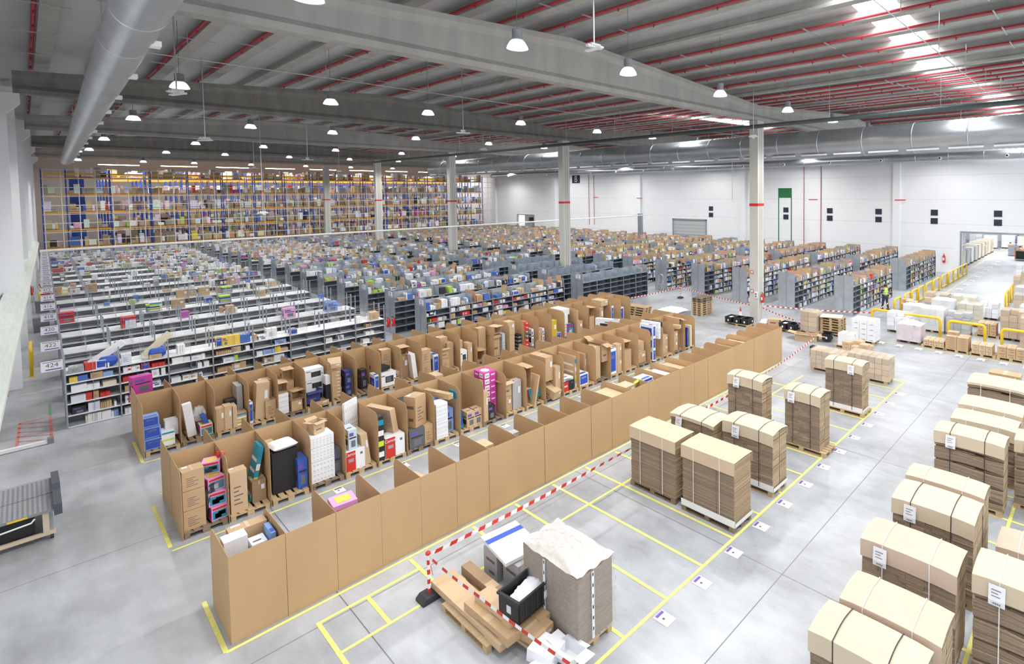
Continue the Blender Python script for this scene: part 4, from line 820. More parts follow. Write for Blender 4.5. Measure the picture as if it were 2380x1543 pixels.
for s_ in cand:
    kd = 'carton' if 'brown' in s_[6][2] else 'product_box'
    if nc[kd] < (188 if kd == 'carton' else 250): nc[kd] += 1; ind.add(id(s_))
stuff = MB()
for s_ in specs:
    x, y, z, sx, sy, sz, pc, info, slot, rank, rz, rr = s_
    if id(s_) in ind:
        shelf = 'rear top shelf' if info[2] == 'rear top' else info[2] + ' shelf'
        lab = '%s box, %s item, %s bay, %s, %s' % (pc[2], ORD[min(slot, 30)], ORD[info[1]], shelf, info[0])
        o = carton(x + sx / 2, y + sy / 2, z + .001, sx, sy, sz, 'kraft' if 'brown' in pc[2] else 'white', RG.choice(('bare', 'printed', 'marked', 'bare', 'bluepanel')) if pc[2] != 'blue' and 'brown' not in pc[2] else 'marked', lab, rz, 0, 0, 'boxes on the shelving', 'carton' if 'brown' in pc[2] else 'product_box'); o.color = (*pc[0], 1)
    else:
        j = .92 + .16 * rr; stuff.col = tuple(min(1, c * j) for c in pc[0]); 
        stuff.box(x, y, z, x + sx, y + sy, z + sz, 'goods')
        if rr > .6 and (sx > .1):
            stuff.col = RG.choices(PAL, PW)[0][0]; stuff.box(x + sx * .15, y - .003, z + sz * .3, x + sx * .85, y, z + sz * .75, 'goods'); stuff.box(x + sx * .2, y + sy * .2, z + sz, x + sx * .8, y + sy * .7, z + sz + .004, 'goods')
# brown cardboard divider sheets standing on the right-hand rows
for (x, y, nb, style, lab) in SHELF:
    k = round((y - 28.45) / 3.85)
    if x > 30 or (10 < x < 20) or (x > 20 and k > 4):
        for b in range(nb * 2):
            if RG.random() < (.9 if x > 30 else .4):
                stuff.col = tuple(c * RG.uniform(.9, 1.2) for c in KRAFT); xx = x + b * BAY / 2 + .35 + RG.uniform(-.2, .2); wide = x > 30 or RG.random() < .4; yy = y + (.02 if wide else RG.choice((.03, .66))); h = RG.uniform(.42, .66) + (.1 if not wide else 0)
                stuff.box(xx, yy, 1.93, xx + .012, yy + (RG.uniform(1.0, 1.2) if wide else RG.uniform(.45, .56)), 1.93 + h, 'goods')
tag(stuff.build('shelf_goods', None, False, True), 'countless small boxes, books and card sheets filling the farther shelving rows', 'goods', None, 'stuff')
# standout goods on the left shelves
XL = .68
o = carton(XL + .55, 28.75, 2.06, .2, .32, 1.15, 'white', 'bare', 'long white polystyrene bundle leaning on the nearest shelving row, first bay', 0, 0, .95)
o = carton(XL + 2.0, 28.75, 2.06, .2, .3, 1.05, 'cream', 'bare', 'long cream foam bundle leaning on the nearest shelving row, second bay', 0, 0, .8)
pillow('bedding_pack', 'blue bedding pack on the top shelf of the first bay, nearest left row', 'bedding', XL + 1.05, 28.72, 1.93, .5, .45, .42, 'blue', 0, 8)
pillow('bedding_pack', 'blue bedding pack on the top shelf of the second bay, nearest left row', 'bedding', XL + 2.35, 28.72, 1.93, .5, .45, .42, 'blue', 0, 9)
pillow('cushion_pack', 'pink cushion in plastic on the bottom shelf of the second bay', 'bedding', XL + 1.75, 28.7, .45, .55, .4, .28, 'magenta', 0, 10)
for i, (bx_, k, col, var, wd) in enumerate(((.15, 3, 'red', 'printed', 'pair of red and white boxes'), (1.95, 2, 'red', 'printed', 'pair of orange-red boxes'), (4.2, 3, 'kraft', 'plain', 'upright brown carton'), (4.9, 4, 'kraft', 'plain', 'taller upright brown carton'), (5.9, 4, 'kraft', 'plain', 'wide upright brown carton'), (7.9, 5, 'kraft', 'plain', 'broad brown carton'), (3.3, 3, 'white', 'bands', 'leaning white panel pack'), (3.2, 3, 'navy', 'bands', 'dark green-lidded box'), (6.2, 3, 'navy', 'bands', 'row of dark green-lidded boxes'), (7.0, 4, 'navy', 'bands', 'pair of dark green-lidded boxes'), (.1, 6, 'kraft', 'marked', 'row of printed brown cartons'), (1.6, 6, 'kraft', 'marked', 'set of printed brown cartons'), (7.3, 1, 'pink', 'printed', 'pink and white box pair'), (9.2, 1, 'lblue', 'printed', 'blue printed pack'))):
    y = 28.45 + 3.85 * k; carton(XL + bx_ + .3, y + .3, 1.935, .5, .42, .5 if col != 'navy' else .32, col, var, '%s, top shelf, left row %d' % (wd, 424 - 2 * k), 0, 0, 0, None)
    if col == 'navy': carton(XL + bx_ + .3, y + .3, 2.26, .52, .44, .08, 'lime', 'bare', 'lime green lid on the %s, left row %d' % (wd, 424 - 2 * k), 0, 0, 0, None, 'box_lid', 'lid')

# ------------------------------------------------------------------ pallet racking at the far end
YR = 93.9; RXs = [1.33, 3.16] + [6.64 + 3.47 * i for i in range(15)]
RZ = [2.25, 4.26, 6.29, 8.32, 10.3]
RG2 = random.Random(5)
rk = MB(); 
for d in range(5):
    yy = YR + d * 4.2
    t = thing('pallet_racking', 'tall blue and orange pallet racking across the far end, %s row back' % ORD[d], 'racking', (0, yy, 0), 0, 'pallet racks at the far end')
    if d == 0:
        mb = MB()
        for y in (0, 1.1): mb.box(-.05, y, 0, .05, y + .1, 11.3, 'rack_blue')
        for q in range(10): mb.tube([(0, .05, .3 + 1.1 * q), (0, 1.15, .8 + 1.1 * q)], .02, 'rack_blue', 4, False)
        rfm = mb.mesh('upright_frame')
    XS = RXs if d == 0 else RXs[2:]
    for x in XS: link('upright_frame', rfm, t, (x, 0, 0))
    for li, z in enumerate(RZ):
        mb = MB()
        for y in (0, 1.1):
            mb.box(XS[0], y, z - .11, XS[-1], y + .05, z, 'rack_orange')
            if li == 4: mb.box(XS[0], y, z + .35, XS[-1], y + .06, z + .5, 'rack_orange')
        mb.build('load_beams', t)
ri = 0; far = MB()
for d in range(5):
    yy = YR + d * 4.2
    for li, z in enumerate([0] + RZ):
        for b in range(0 if d == 0 else 2, len(RXs) - 1):
            x = RXs[b] + .12; 
            while x < RXs[b + 1] - .8:
                if RG2.random() < (.92 if li < 5 else .6):
                    far.col = (.33, .24, .15); far.box(x, yy + .05, z + .02, x + .95, yy + 1.1, z + .14, 'goods')
                    q = x + .02
                    while q < x + .85:
                        wq = RG2.uniform(.2, .75); h = RG2.uniform(.3, 1.15); wq = min(wq, x + .95 - q)
                        pc = RG2.choices(PAL[:4] + [((.40, .36, .31), 30, 'x'), ((.36, .27, .18), 30, 'x')] + PAL[4:], [30, 10, 12, 10, 30, 25] + [p[1] * .5 for p in PAL[4:]])[0]
                        if ri < 0 and d == 0 and wq > .3 and 1 < z < 10:
                            o = carton(q + wq / 2, yy + .5, z + .14, wq - .02, .85, h, 'white', 'bare', '%s carton on the far racking, %s bay from the left, %s level up, about %.1f metres along' % ({'x': 'brown'}.get(pc[2], pc[2]), ORD[b], ORD[li], q), 0, 0, 0, 'cartons on the far racking'); o.color = (*pc[0], 1); ri += 1
                        else:
                            far.col = tuple(c * RG2.uniform(.75, 1.05) for c in pc[0]); far.box(q, yy + .08, z + .14, q + wq - .02, yy + .95, z + .14 + h, 'goods')
                        q += wq
                x += 1.08
tag(far.build('racked_goods', None, False, True), 'countless palletised cartons filling the deeper levels of the far racking', 'goods', None, 'stuff')
t = thing('mesh_screen', 'pale wire grid screen standing in front of the far racking', 'screen', (0, 93.2, 0))
mb = MB()
for i in range(42): mb.box(1.4 + 1.33 * i, 0, 0, 1.46 + 1.33 * i, .04, 11.2, 'pale_screen')
mb.build('screen_posts', t)
mb = MB()
for i in range(11): mb.box(1.3, 0, .95 + 1.02 * i, 56.8, .04, 1.01 + 1.02 * i, 'pale_screen')
mb.build('screen_rails', t)
tag(MB().box(3.5, 97, 0, 4.7, 97.8, 10.8, 'rack_blue').build('blue_cabinet'), 'tall blue block standing in the far racking at left', 'cabinet')
for i in range(9):
    o = MB().box(6 + 5.6 * i, 98, 12.0, 9.6 + 5.6 * i, 98.15, 12.08, 'lamp_glow').box(7.6 + 5.6 * i, 98.05, 12.08, 7.63 + 5.6 * i, 98.08, roofz(7.6 + 5.6 * i) + .3, 'zinc').build('strip_light'); tag(o, 'long glowing strip light above the far racking, %s from the left' % ORD[i], 'light', 'strip lights over the racking')
for i in range(9):
    l = bpy.data.lights.new('strip_lamp', 'AREA'); l.shape = 'RECTANGLE'; l.size = 3.6; l.size_y = 16; l.energy = 1100
    o = bpy.data.objects.new('strip_lamp', l); COL.objects.link(o); o.location = (8 + 5.6 * i, 104, 11.9)

# ------------------------------------------------------------------ strapped stacks of flat cartons
def sheet_profile(w_, h, flap, rise=.07, n=8):
    p = [(-w_ / 2 - .03, h - flap), (-w_ / 2 - .026, h)]
    for i in range(1, n): u = i / n; p.append((-w_ / 2 + w_ * u, h + rise * math.sin(PI * u)))
    return p + [(w_ / 2 + .026, h), (w_ / 2 + .03, h - flap * .8)]
def ribbon(mb, prof, y0, y1, mat, th=.006, bend=0):
    n = len(prof); vs = []
    ys = [y0, y0 + (y1 - y0) * .15, (y0 + y1) / 2, y1 - (y1 - y0) * .15, y1]; dz = [-bend, -bend * .3, 0, -bend * .3, -bend]
    for y, d in zip(ys, dz):
        for u, v in prof: vs.append((u, y, v + d))
    fs = []
    for j in range(4):
        for i in range(n - 1): fs.append((j * n + i, j * n + i + 1, (j + 1) * n + i + 1, (j + 1) * n + i))
    mb.add(vs, fs, mat)
def stack(x, y, h, style, lab, W=.75, L=1.6, cover='kraft_cream', strap='white', tray=False, paper=None, seed=1, pal='wood', palx=True, flap=.32, group='strapped stacks of flat cartons'):
    """x,y: near left corner"""
    r = random.Random(seed); cx, cy = x + W / 2, y + L / 2
    if palx: pallet(cx, cy + .02, 0, 'l', pal, 0, 'wooden pallet under the ' + lab, 'pallets under the carton stacks')
    t = thing('carton_stack', lab, 'carton stack', (cx, cy, .146), 0, group); h -= .146
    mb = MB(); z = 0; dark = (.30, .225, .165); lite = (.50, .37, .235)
    def slab(x0, y0, z0, x1, y1, z1, j):
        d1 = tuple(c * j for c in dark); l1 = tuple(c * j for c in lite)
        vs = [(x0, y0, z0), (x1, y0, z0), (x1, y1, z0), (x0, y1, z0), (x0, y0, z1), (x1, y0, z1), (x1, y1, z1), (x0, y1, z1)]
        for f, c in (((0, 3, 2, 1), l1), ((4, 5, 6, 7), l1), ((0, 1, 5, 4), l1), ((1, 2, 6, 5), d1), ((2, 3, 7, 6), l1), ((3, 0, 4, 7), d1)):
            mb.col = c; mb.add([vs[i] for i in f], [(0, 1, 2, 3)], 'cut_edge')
    if style == 'thin':
        while z < h - .01:
            th = min(.017, h - z); jx = r.uniform(-.006, .006); jy = r.uniform(-.012, .012); j = r.uniform(.8, 1.12)
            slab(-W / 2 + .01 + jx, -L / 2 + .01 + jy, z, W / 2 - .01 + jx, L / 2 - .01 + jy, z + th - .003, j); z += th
        mb.col = (.2, .15, .1); mb.box(-W / 2 - .0, -L / 6 - .004, .02, -W / 2 + .01, -L / 6 + .004, h, 'cut_edge')
    elif style == 'bundle':
        li = 0
        while z < h - .02:
            th = min(r.uniform(.085, .11), h - z); cuts = sorted([-L / 2] + [(-L / 2 + L * q / 4 + (.12 if li % 2 else 0) + r.uniform(-.02, .02)) for q in (1, 2, 3)] + [L / 2])
            for a, b in zip(cuts[:-1], cuts[1:]):
                for (xa, xb) in ((-W / 2, -.02), (.0, W / 2)):
                    q = z; j = r.uniform(.8, 1.15); jx = r.uniform(-.012, .012)
                    while q < z + th - .004:
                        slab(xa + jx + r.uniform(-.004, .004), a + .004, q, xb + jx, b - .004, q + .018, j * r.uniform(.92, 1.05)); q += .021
            z += th; li += 1
    else:  # wavy: thick bowed bundles with dark hollows between
        li = 0
        while z < h - .03:
            th = .15; n1 = 8; vs = []; fs = []
            for q in range(5):
                jx = r.uniform(-.01, .01); jj = r.uniform(.85, 1.1); vs = []
                for i in range(n1 + 1):
                    u = i / n1; bow = (.05 * math.sin(PI * u) if li % 2 else -.02 * math.sin(2 * PI * u))
                    for (xx, zz) in ((-W / 2 + jx, 0), (W / 2 + jx, 0), (W / 2 + jx, th / 5 - .003), (-W / 2 + jx, th / 5 - .003)): vs.append((xx, -L / 2 + L * u, z + q * th / 5 + zz + bow))
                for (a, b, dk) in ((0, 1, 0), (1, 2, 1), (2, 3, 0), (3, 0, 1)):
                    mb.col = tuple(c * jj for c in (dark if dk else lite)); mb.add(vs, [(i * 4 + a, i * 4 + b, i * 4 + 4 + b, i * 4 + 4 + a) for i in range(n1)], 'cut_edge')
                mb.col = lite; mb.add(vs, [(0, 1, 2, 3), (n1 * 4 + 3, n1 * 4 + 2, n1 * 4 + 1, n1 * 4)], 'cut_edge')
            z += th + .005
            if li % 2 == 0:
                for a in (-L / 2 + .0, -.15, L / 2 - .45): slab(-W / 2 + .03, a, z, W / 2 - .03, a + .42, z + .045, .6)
                z += .05
            li += 1
    mb.build('flat_cartons', t, False, True)
    ht = max(z, h)
    mb = MB(); ribbon(mb, sheet_profile(W, ht + (.042 if style != 'thin' else .01), flap, .05 if style != 'thin' else .012), -L / 2 - .02, L / 2 + .02, cover, bend=.035 if style != 'thin' else 0); 
    cv = mb.build('cover_sheet', t); so = cv.modifiers.new('th', 'SOLIDIFY'); so.thickness = .006
    for sy in (-.24 * L, .26 * L):
        mb = MB(); p = sheet_profile(W + .012, ht + (.052 if style != 'thin' else .018), ht + .0, .052 if style != 'thin' else .014); ribbon(mb, p, sy - .009, sy + .009, strap); mb.build('strap', t)
    if tray:
        mb = MB(); a, b = W / 2 + .02, L / 2 + .03
        mb.box(-a, -b, 0, a, -b + .006, .1, 'white').box(-a, b - .006, 0, a, b, .1, 'white').box(-a, -b, 0, -a + .006, b, .17, 'white').box(a - .006, -b, 0, a, b, .1, 'white').box(-a, -b, -.001, a, b, .003, 'white'); mb.build('base_tray', t)
    if paper is not None:
        mb = MB(); yy = paper; xx = -W / 2 - .045; z1 = ht - .02; cvx = [(xx, z1), (xx - .015, z1 - .12), (xx - .035, z1 - .24), (xx - .03, z1 - .33)]
        for i in range(3): (xa, za), (xb_, zb) = cvx[i], cvx[i + 1]; mb.quad((xa, yy + .12, za), (xa, yy - .12, za), (xb_, yy - .12, zb), (xb_, yy + .12, zb), 'paper')
        for i in range(4): mb.quad((xx - .02 - .004 * i, yy + .08, z1 - .07 - .05 * i), (xx - .02 - .004 * i, yy - (.06, .02, .05, -.02)[i], z1 - .07 - .05 * i), (xx - .02 - .004 * i, yy - (.06, .02, .05, -.02)[i], z1 - .082 - .05 * i), (xx - .02 - .004 * i, yy + .08, z1 - .082 - .05 * i), 'ink_soft')
        for i in range(9): mb.quad((xx - .041, yy + .06 - .014 * i, z1 - .27), (xx - .041, yy + .06 - .014 * i - (.004, .009)[i % 2], z1 - .27), (xx - .041, yy + .06 - .014 * i - (.004, .009)[i % 2], z1 - .3), (xx - .041, yy + .06 - .014 * i, z1 - .3), 'ink')
        mb.build('shipping_label', t)
    return t
LB = 'stack of flat brown cartons'
stack(10.4, 6.9, 1.72, 'thin', LB + ' with a white base tray', W=.76, cover='kraft_pale', tray=True, seed=1, pal='wood_dark')
stack(10.42, 8.75, 1.68, 'thin', LB + ' directly behind the white-trayed one', W=.76, L=1.62, cover='kraft_pale', tray=False, seed=2, pal='wood_dark')
stack(12.3, 6.93, 1.69, 'bundle', LB + ', second along the yellow line', cover='kraft_cream', strap='ink', tray=True, paper=.35, seed=3)
stack(12.2, 8.8, 1.45, 'bundle', 'low ' + LB + ' behind the second one', W=.85, cover='kraft_cream', strap='ink', paper=.45, seed=4, flap=.1)
stack(15.15, 6.9, 1.84, 'bundle', 'narrow ' + LB + ', third along the yellow line', W=.72, L=1.2, cover='kraft_cream', strap='ink', paper=.35, seed=5)
stack(15.0, 8.85, 1.92, 'bundle', LB + ' behind the narrow one', W=.62, L=1.35, cover='kraft_cream', strap='ink', paper=.3, seed=6, pal='wood_dark')
stack(18.75, 6.93, 1.86, 'bundle', LB + ', fourth along the yellow line', W=.66, L=1.4, cover='kraft_cream', strap='ink', tray=True, paper=-.3, seed=7)
R_L = 'right-hand aisle'
stack(7.25, 1.9, 1.55, 'bundle', LB + ', cream cover, nearest on the right', W=.72, L=1.55, cover='kraft_cream', strap='ink', seed=8)
stack(8.12, 1.82, 1.58, 'bundle', LB + ', pinkish cover, second on the right', W=.76, L=1.5, cover='kraft_pink', seed=9)
stack(9.6, 1.93, 1.72, 'bundle', LB + ', large label, third on the right', W=.78, L=1.6, cover='kraft_pink', paper=.45, seed=10)
stack(11.25, 1.97, 1.75, 'bundle', LB + ', curling label, fourth on the right', W=.88, L=1.52, cover='kraft_cream', strap='ink', paper=.4, seed=11)
stack(12.42, 2.0, 1.72, 'bundle', LB + ', pinkish cover, fifth on the right', W=.62, L=1.55, cover='kraft_pink', seed=12)
stack(15.05, 2.0, 1.8, 'wavy', LB + ', wavy layers, sixth on the right', W=.72, L=1.6, cover='kraft_cream', strap='ink', paper=.4, seed=13)
stack(16.7, 1.95, 1.5, 'wavy', LB + ', pale cover, seventh on the right', W=.85, L=1.6, cover='kraft_cream', seed=14)
stack(17.95, 1.95, 1.5, 'wavy', LB + ', ragged cover, eighth on the right', W=.95, L=1.65, cover='kraft_cream', seed=15)
stack(20.2, 2.1, 1.5, 'wavy', LB + ', wide, ninth on the right', W=1.15, L=1.7, cover='kraft_cream', seed=16, flap=.08)
stack(9.75, .1, 1.76, 'wavy', LB + ' with dark hollows, right edge', W=.78, L=1.6, cover='kraft_cream', paper=.45, seed=17)
stack(15.75, .2, 1.72, 'wavy', LB + ' with slipped cover, right edge', W=.76, L=1.65, cover='kraft_cream', paper=.5, seed=18)
stack(12.1, .15, 1.0, 'bundle', 'low ' + LB + ' behind the hollow one', W=.78, L=1.55, cover='kraft_pink', seed=19)
carton(22.6, 3.0, 1.0, .55, 1.0, .42, 'kraft', 'plain', 'brown carton standing above the wide low stack at right')
carton(22.6, 3.0, .146, .8, 1.2, .85, 'kraft2', 'plain', 'large brown carton under the single box at right'); pallet(22.6, 3.0, 0, 'e', 'wood', 0, 'wooden pallet beyond the wide low stack at right')

# ------------------------------------------------------------------ loads on pallets
def load(x, y, W, L, nx, ny, bh, nz, col, lab, wrap=None, label=True, seed=1, pal='wood', drop=0, base=.146, group='pallet loads', dome=0):
    r = random.Random(seed)
    if base == .146: pallet(x + W / 2, y + L / 2, 0, 'e' if L < 1.5 else 'l', pal, 0, 'wooden pallet under the ' + lab, 'pallets under the loads')
    if not wrap:
        c = 0
        for iz in range(nz):
            for ix in range(nx):
                for iy in range(ny):
                    if iz == nz - 1 and r.random() < drop: continue
                    if 0 < ix < nx - 1 and 0 < iy < ny - 1 and iz < nz - 1: continue
                    bw, bl = W / nx, L / ny
                    carton(x + bw * (ix + .5) + r.uniform(-.005, .005), y + bl * (iy + .5), base + bh * iz, bw - .015, bl - .015, bh - .004, col, 'marked' if label else 'plain', '%s layer box, %s across, %s deep, %s' % (ORD[iz], ORD[ix], ORD[iy], lab), 0, 0, 0, group); c += 1
        return
    t = thing('wrapped_load', lab, 'pallet load', (x + W / 2, y + L / 2, base), 0, group); mb = MB()
    for iz in range(nz):
        for ix in range(nx):
            for iy in range(ny):
                bw, bl = W / nx, L / ny; j = r.uniform(.72, 1.08); mb.col = tuple(min(1, c * j) for c in C_[col])
                if iz == nz - 1 and r.random() < drop: continue
                mb.box(-W / 2 + bw * ix + .008, -L / 2 + bl * iy + .01, bh * iz, -W / 2 + bw * (ix + 1) - .008, -L / 2 + bl * (iy + 1) - .01, bh * (iz + 1) - .014, 'goods_noise' if wrap == 'wrap_film' else 'goods')
                if label and RND.random() < .5: mb.col = (.8, .8, .82); mb.box(-W / 2 + bw * (ix + .2), -L / 2 + bl * iy, bh * iz + bh * .3, -W / 2 + bw * (ix + .7), -L / 2 + bl * iy + .003, bh * iz + bh * .6, 'goods')
    mb.build('cartons', t, False, True)
    h = bh * nz; vs = []; fs = []; n1 = 10; m1 = 18 if wrap == 'wrap_film' else 8; a, b = W / 2 + .02, L / 2 + .02
    ring = [(-a + 2 * a * i / n1, -b) for i in range(n1)] + [(a, -b + 2 * b * i / n1) for i in range(n1)] + [(a - 2 * a * i / n1, b) for i in range(n1)] + [(-a, b - 2 * b * i / n1) for i in range(n1)]
    for j in range(m1 + 1):
        for (px, py) in ring: q = 1 + r.uniform(-.005, .045 if wrap == 'wrap_film' else .02); vs.append((px * q, py * q, h * j / m1 + (.012 if j == m1 else 0)))
    nr = len(ring)
    for j in range(m1):
        for i in range(nr): fs.append((j * nr + i, j * nr + (i + 1) % nr, (j + 1) * nr + (i + 1) % nr, (j + 1) * nr + i))
    MB().add(vs, fs, wrap).build('stretch_wrap', t, True)
    if dome is not None:
        top = []; k1 = 12 if wrap != 'wrap_film' else 22; tf = []
        for j in range(k1 + 1):
            for i in range(k1 + 1):
                u, v = i / k1 * 2 - 1, j / k1 * 2 - 1; top.append((u * a * 1.01, v * b * 1.01, h + .015 + dome * max(0, 1 - abs(u) ** 3) * max(0, 1 - abs(v) ** 3) * (1 + r.uniform(-.3, .3)) + (r.uniform(0, .02) if dome else 0) + (.02 * math.sin(9 * u + 5 * v * v) if wrap == 'wrap_film' else 0)))
        for j in range(k1):
            for i in range(k1): q = j * (k1 + 1) + i; tf.append((q, q + 1, q + k1 + 2, q + k1 + 1))
        MB().add(top, tf, 'wrap_top' if dome else wrap).build('top_film', t, dome > 0)
    return t
t = load(5.83, 7.15, .84, 1.62, 1, 1, 1.3, 1, 'filmbrown', 'large grey-brown film-wrapped load near the red and white post', 'wrap_film', False, 21, 'wood', 0, .146, None, .09)
for (px, py) in ((-.452, .1), (-.1, -.85)):
    mb = MB()
    for j in range(0): (mb.box(px - .004, py - .03, .1 + .06 * j, px, py + .03, .13 + .06 * j, 'white') if py > -.5 else mb.box(px - .03, py - .004, .1 + .06 * j, px + .03, py, .13 + .06 * j, 'white'))
    (mb.box(px - .002, py - .03, .05, px + .001, py + .03, 1.28, 'paper') if py > -.5 else mb.box(px - .03, py - .002, .05, px + .03, py + .001, 1.28, 'paper'))
    for j in range(6): (mb.box(px - .006, py - .012, .2 + .2 * j, px - .003, py + .012, .26 + .2 * j, 'ink') if py > -.5 else mb.box(px - .012, py - .006, .2 + .2 * j, px + .012, py - .003, .26 + .2 * j, 'ink'))
    mb.build('corner_tape', t)
load(22.5, 7.2, .8, 1.75, 2, 6, .24, 4, 'kraft2', 'clear-wrapped brown load at the far end of the yellow line', 'wrap', False, 22, 'wood', 0, .146, 'pallet loads')
load(22.4, 9.0, .8, 1.7, 2, 6, .2, 4, 'kraft2', 'clear-wrapped low brown load behind the wrapped load at the line end', 'wrap', False, 23, 'wood', 0, .146, 'pallet loads')
# far line of pallets
load(29.2, 6.6, .8, 1.0, 2, 4, .3, 1, 'kraft2', 'leftmost load of far pallet line', None, True, 24); load(29.2, 5.5, .8, 1.05, 2, 2, .13, 6, 'kraft', 'stepped load of far pallet line', None, True, 25, drop=.5)
load(29.2, 4.45, .8, .9, 2, 3, .22, 2, 'kraft2', 'small load of far pallet line', None, True, 26, drop=.3); load(29.2, 3.1, .8, 1.15, 2, 3, .26, 2, 'kraft', 'rightmost load of far pallet line', None, True, 27, drop=.2)
load(29.4, 7.8, .9, 1.2, 2, 3, .28, 3, 'rose', 'pinkish load slumping under clear wrap', 'wrap_thick', False, 28, 'wood_dark', .4, .146, 'pallet loads', .16)
load(28.0, 9.7, .9, 1.25, 2, 3, .28, 4, 'white', 'plain white stack by the pallet pile', None, False, 29)
load(26.5, 10.3, .7, .8, 1, 1, .62, 1, 'white', 'single carton before the white stack', None, False, 30)
load(25.6, 9.2, .9, 1.3, 2, 3, .16, 3, 'kraft2', 'low brown pile before the white stack', None, False, 31, drop=.5)
for i, (x, y, W, L, bh, nz, col, wr, lab) in enumerate(((31.2, 8.9, .9, 1.2, .25, 4, 'white', 'wrap', 'white bagged load by the yellow hoop'), (32.5, 7.4, .9, 1.2, .3, 4, 'white', 'wrap_thick', 'white draped load behind the pink one'), (32.6, 6.1, .9, 1.2, .28, 4, 'grey', 'wrap', 'grey-white wrapped load in the second line'), (34.5, 8.9, .9, 1.3, .28, 3, 'white', 'wrap_thick', 'white film-covered load nearest the person'), (34.8, 7.4, .9, 1.2, .33, 4, 'white', 'wrap_thick', 'tall white draped load in the third line'),
    (35.3, 6.0, .9, 1.2, .3, 4, 'cream', 'wrap', 'cream wrapped load in the third line'), (37.4, 8.3, 1.1, 1.4, .3, 4, 'kraft2', 'wrap', 'brown and white wrapped load in the fourth line'), (37.6, 6.7, 1.0, 1.3, .3, 4, 'cream', 'wrap', 'cream wrapped load in the fourth line'), (37.8, 5.5, .9, 1.0, .3, 3, 'white', 'wrap', 'small white wrapped load at the line end'), (36.8, 10.0, 1.0, 1.1, .22, 3, 'kraft2', None, 'brown pile beside the railing'),
    (33.2, 3.5, .9, 1.2, .3, 5, 'kraft', 'wrap', 'tall brown wrapped load at the right edge'), (33.2, 4.9, .8, .9, .32, 2, 'kraft', None, 'brown load right of the hoop'), (31.7, 2.2, .9, 1.4, .3, 5, 'kraft', 'wrap', 'large brown load at the right edge behind the hoop'), (36.5, 2.8, 1, 1.4, .3, 4, 'white', 'wrap', 'white load at the right edge, first of the far column'), (39.8, 3.5, 1, 1.4, .32, 4, 'kraft2', 'wrap', 'brown load at the right edge, second of the far column'), (43.3, 3.9, 1.1, 1.4, .3, 4, 'grey', 'wrap_thick', 'grey load at the right edge, third of the far column'), (47.5, 4.5, 1.1, 1.4, .35, 5, 'kraft2', 'wrap', 'tall brown load at the right edge, fourth of the far column'), (52, 4.9, 1.1, 1.4, .35, 5, 'white', 'wrap', 'white load at the right edge, last of the far column'))):
    load(x, y, W, L, 2, 3, bh, nz, col, lab, wr, True, 40 + i, 'wood' if i % 2 else 'wood_dark', .25, .146, 'pallet loads', .1 if wr == 'wrap_thick' else 0)
# through the gate
RA2 = random.Random(3)
for i in range(9):
    x = 61.5 + 2.1 * i; load(x, 12.2, 1.3, 1.5, 2, 2, .4, 4 if i else 5, RA2.choice(['white', 'cream', 'grey', 'kraft2']), 'mixed load beyond the gate opening, %s from the opening' % ORD[i], RA2.choice(['wrap', 'wrap_thick']), True, 70 + i, 'wood_dark', .3, .146, 'loads beyond the gate')
for i in range(8):
    load(84 + 1.2 * (i % 2), 4.5 + 2.0 * i, 1.2, 1.6, 2, 2, .42, 4, RA2.choice(['kraft', 'kraft2', 'grey', 'white']), 'mixed load at the gate room wall, %s from right' % ORD[i], RA2.choice(['wrap', 'wrap_thick']), True, 90 + i, 'wood_dark', .3, .146, 'loads beyond the gate')
# flat pallet with long boxes near the camera
pallet(5.25, 9.3, 0, 'l', 'wood', .0, 'wooden pallet under the long flat cartons near the red and white post'); 
G = 'long flat cartons by the red and white post'
carton(5.18, 9.45, .148, .46, 2.5, .13, 'kraft2', 'plain', 'longest strapped flat carton, nearest the red and white post', 0, 0, 0, G); carton(5.62, 9.55, .148, .2, 2.0, .2, 'kdark', 'plain', 'long narrow brown box between the flat carton and the white boxes', 0, 0, 0, G)
carton(5.2, 8.75, .28, .42, 1.4, .16, 'kraft', 'plain', 'strapped carton lying on the longest flat one', .02, 0, 0, G); carton(5.3, 8.75, .445, .34, 1.1, .12, 'kraft2', 'plain', 'upper strapped carton with paper tag under the crate', .02, 0, 0, G)
carton(5.5, 8.0, .148, .42, .6, .3, 'kraft', 'plain', 'brown box at the front of the flat cartons', .1, 0, 0, G); carton(5.69, 8.3, .148, .22, .8, .34, 'kraft', 'plain', 'brown box between the crate and the wrapped load', 0, 0, 0, G)
carton(5.4, 7.5, .16, .42, .5, .22, 'white', 'bare', 'white foam block at the bottom of the frame', .3, .1, 0, 'white foam pieces'); carton(5.62, 7.15, .16, .3, .5, .2, 'white', 'open', 'white foam tray at the bottom of the frame', .1, 0, .1, 'white foam pieces'); carton(5.15, 7.25, .05, .4, .5, .2, 'white', 'bare', 'white foam slab half outside the frame', -.2, 0, 0, 'white foam pieces')
carton(6.28, 9.5, 0, .52, .55, .62, 'grey', 'marked', 'pale grey printed carton under the broad white board', 0, 0, 0, None); carton(6.2, 10.15, 0, .5, .5, .62, 'grey', 'marked', 'second pale carton under the broad white board', 0, 0, 0, None)
o = carton(6.33, 9.95, .64, .82, 1.2, .07, 'white', 'bare', 'broad white board box with a blue stripe lying on pale cartons', -.12)
mb = MB().box(-.5, .18, 1.003, .5, .32, 1.02, 'blue'); mb.lathe([(0, 0), (.22, 0)], (.05, -.02, 1.01), 'paper', 18); mb.build('printed_stripe', o)
carton(6.2, 9.05, 0, .4, .42, .3, 'dgrey', 'bare', 'dark box with a pale lid beside the wrapped load'); carton(6.2, 9.05, .302, .42, .45, .02, 'pale', 'bare', 'pale lid on the dark box beside the wrapped load', 0, 0, 0, None, 'box_lid', 'lid')
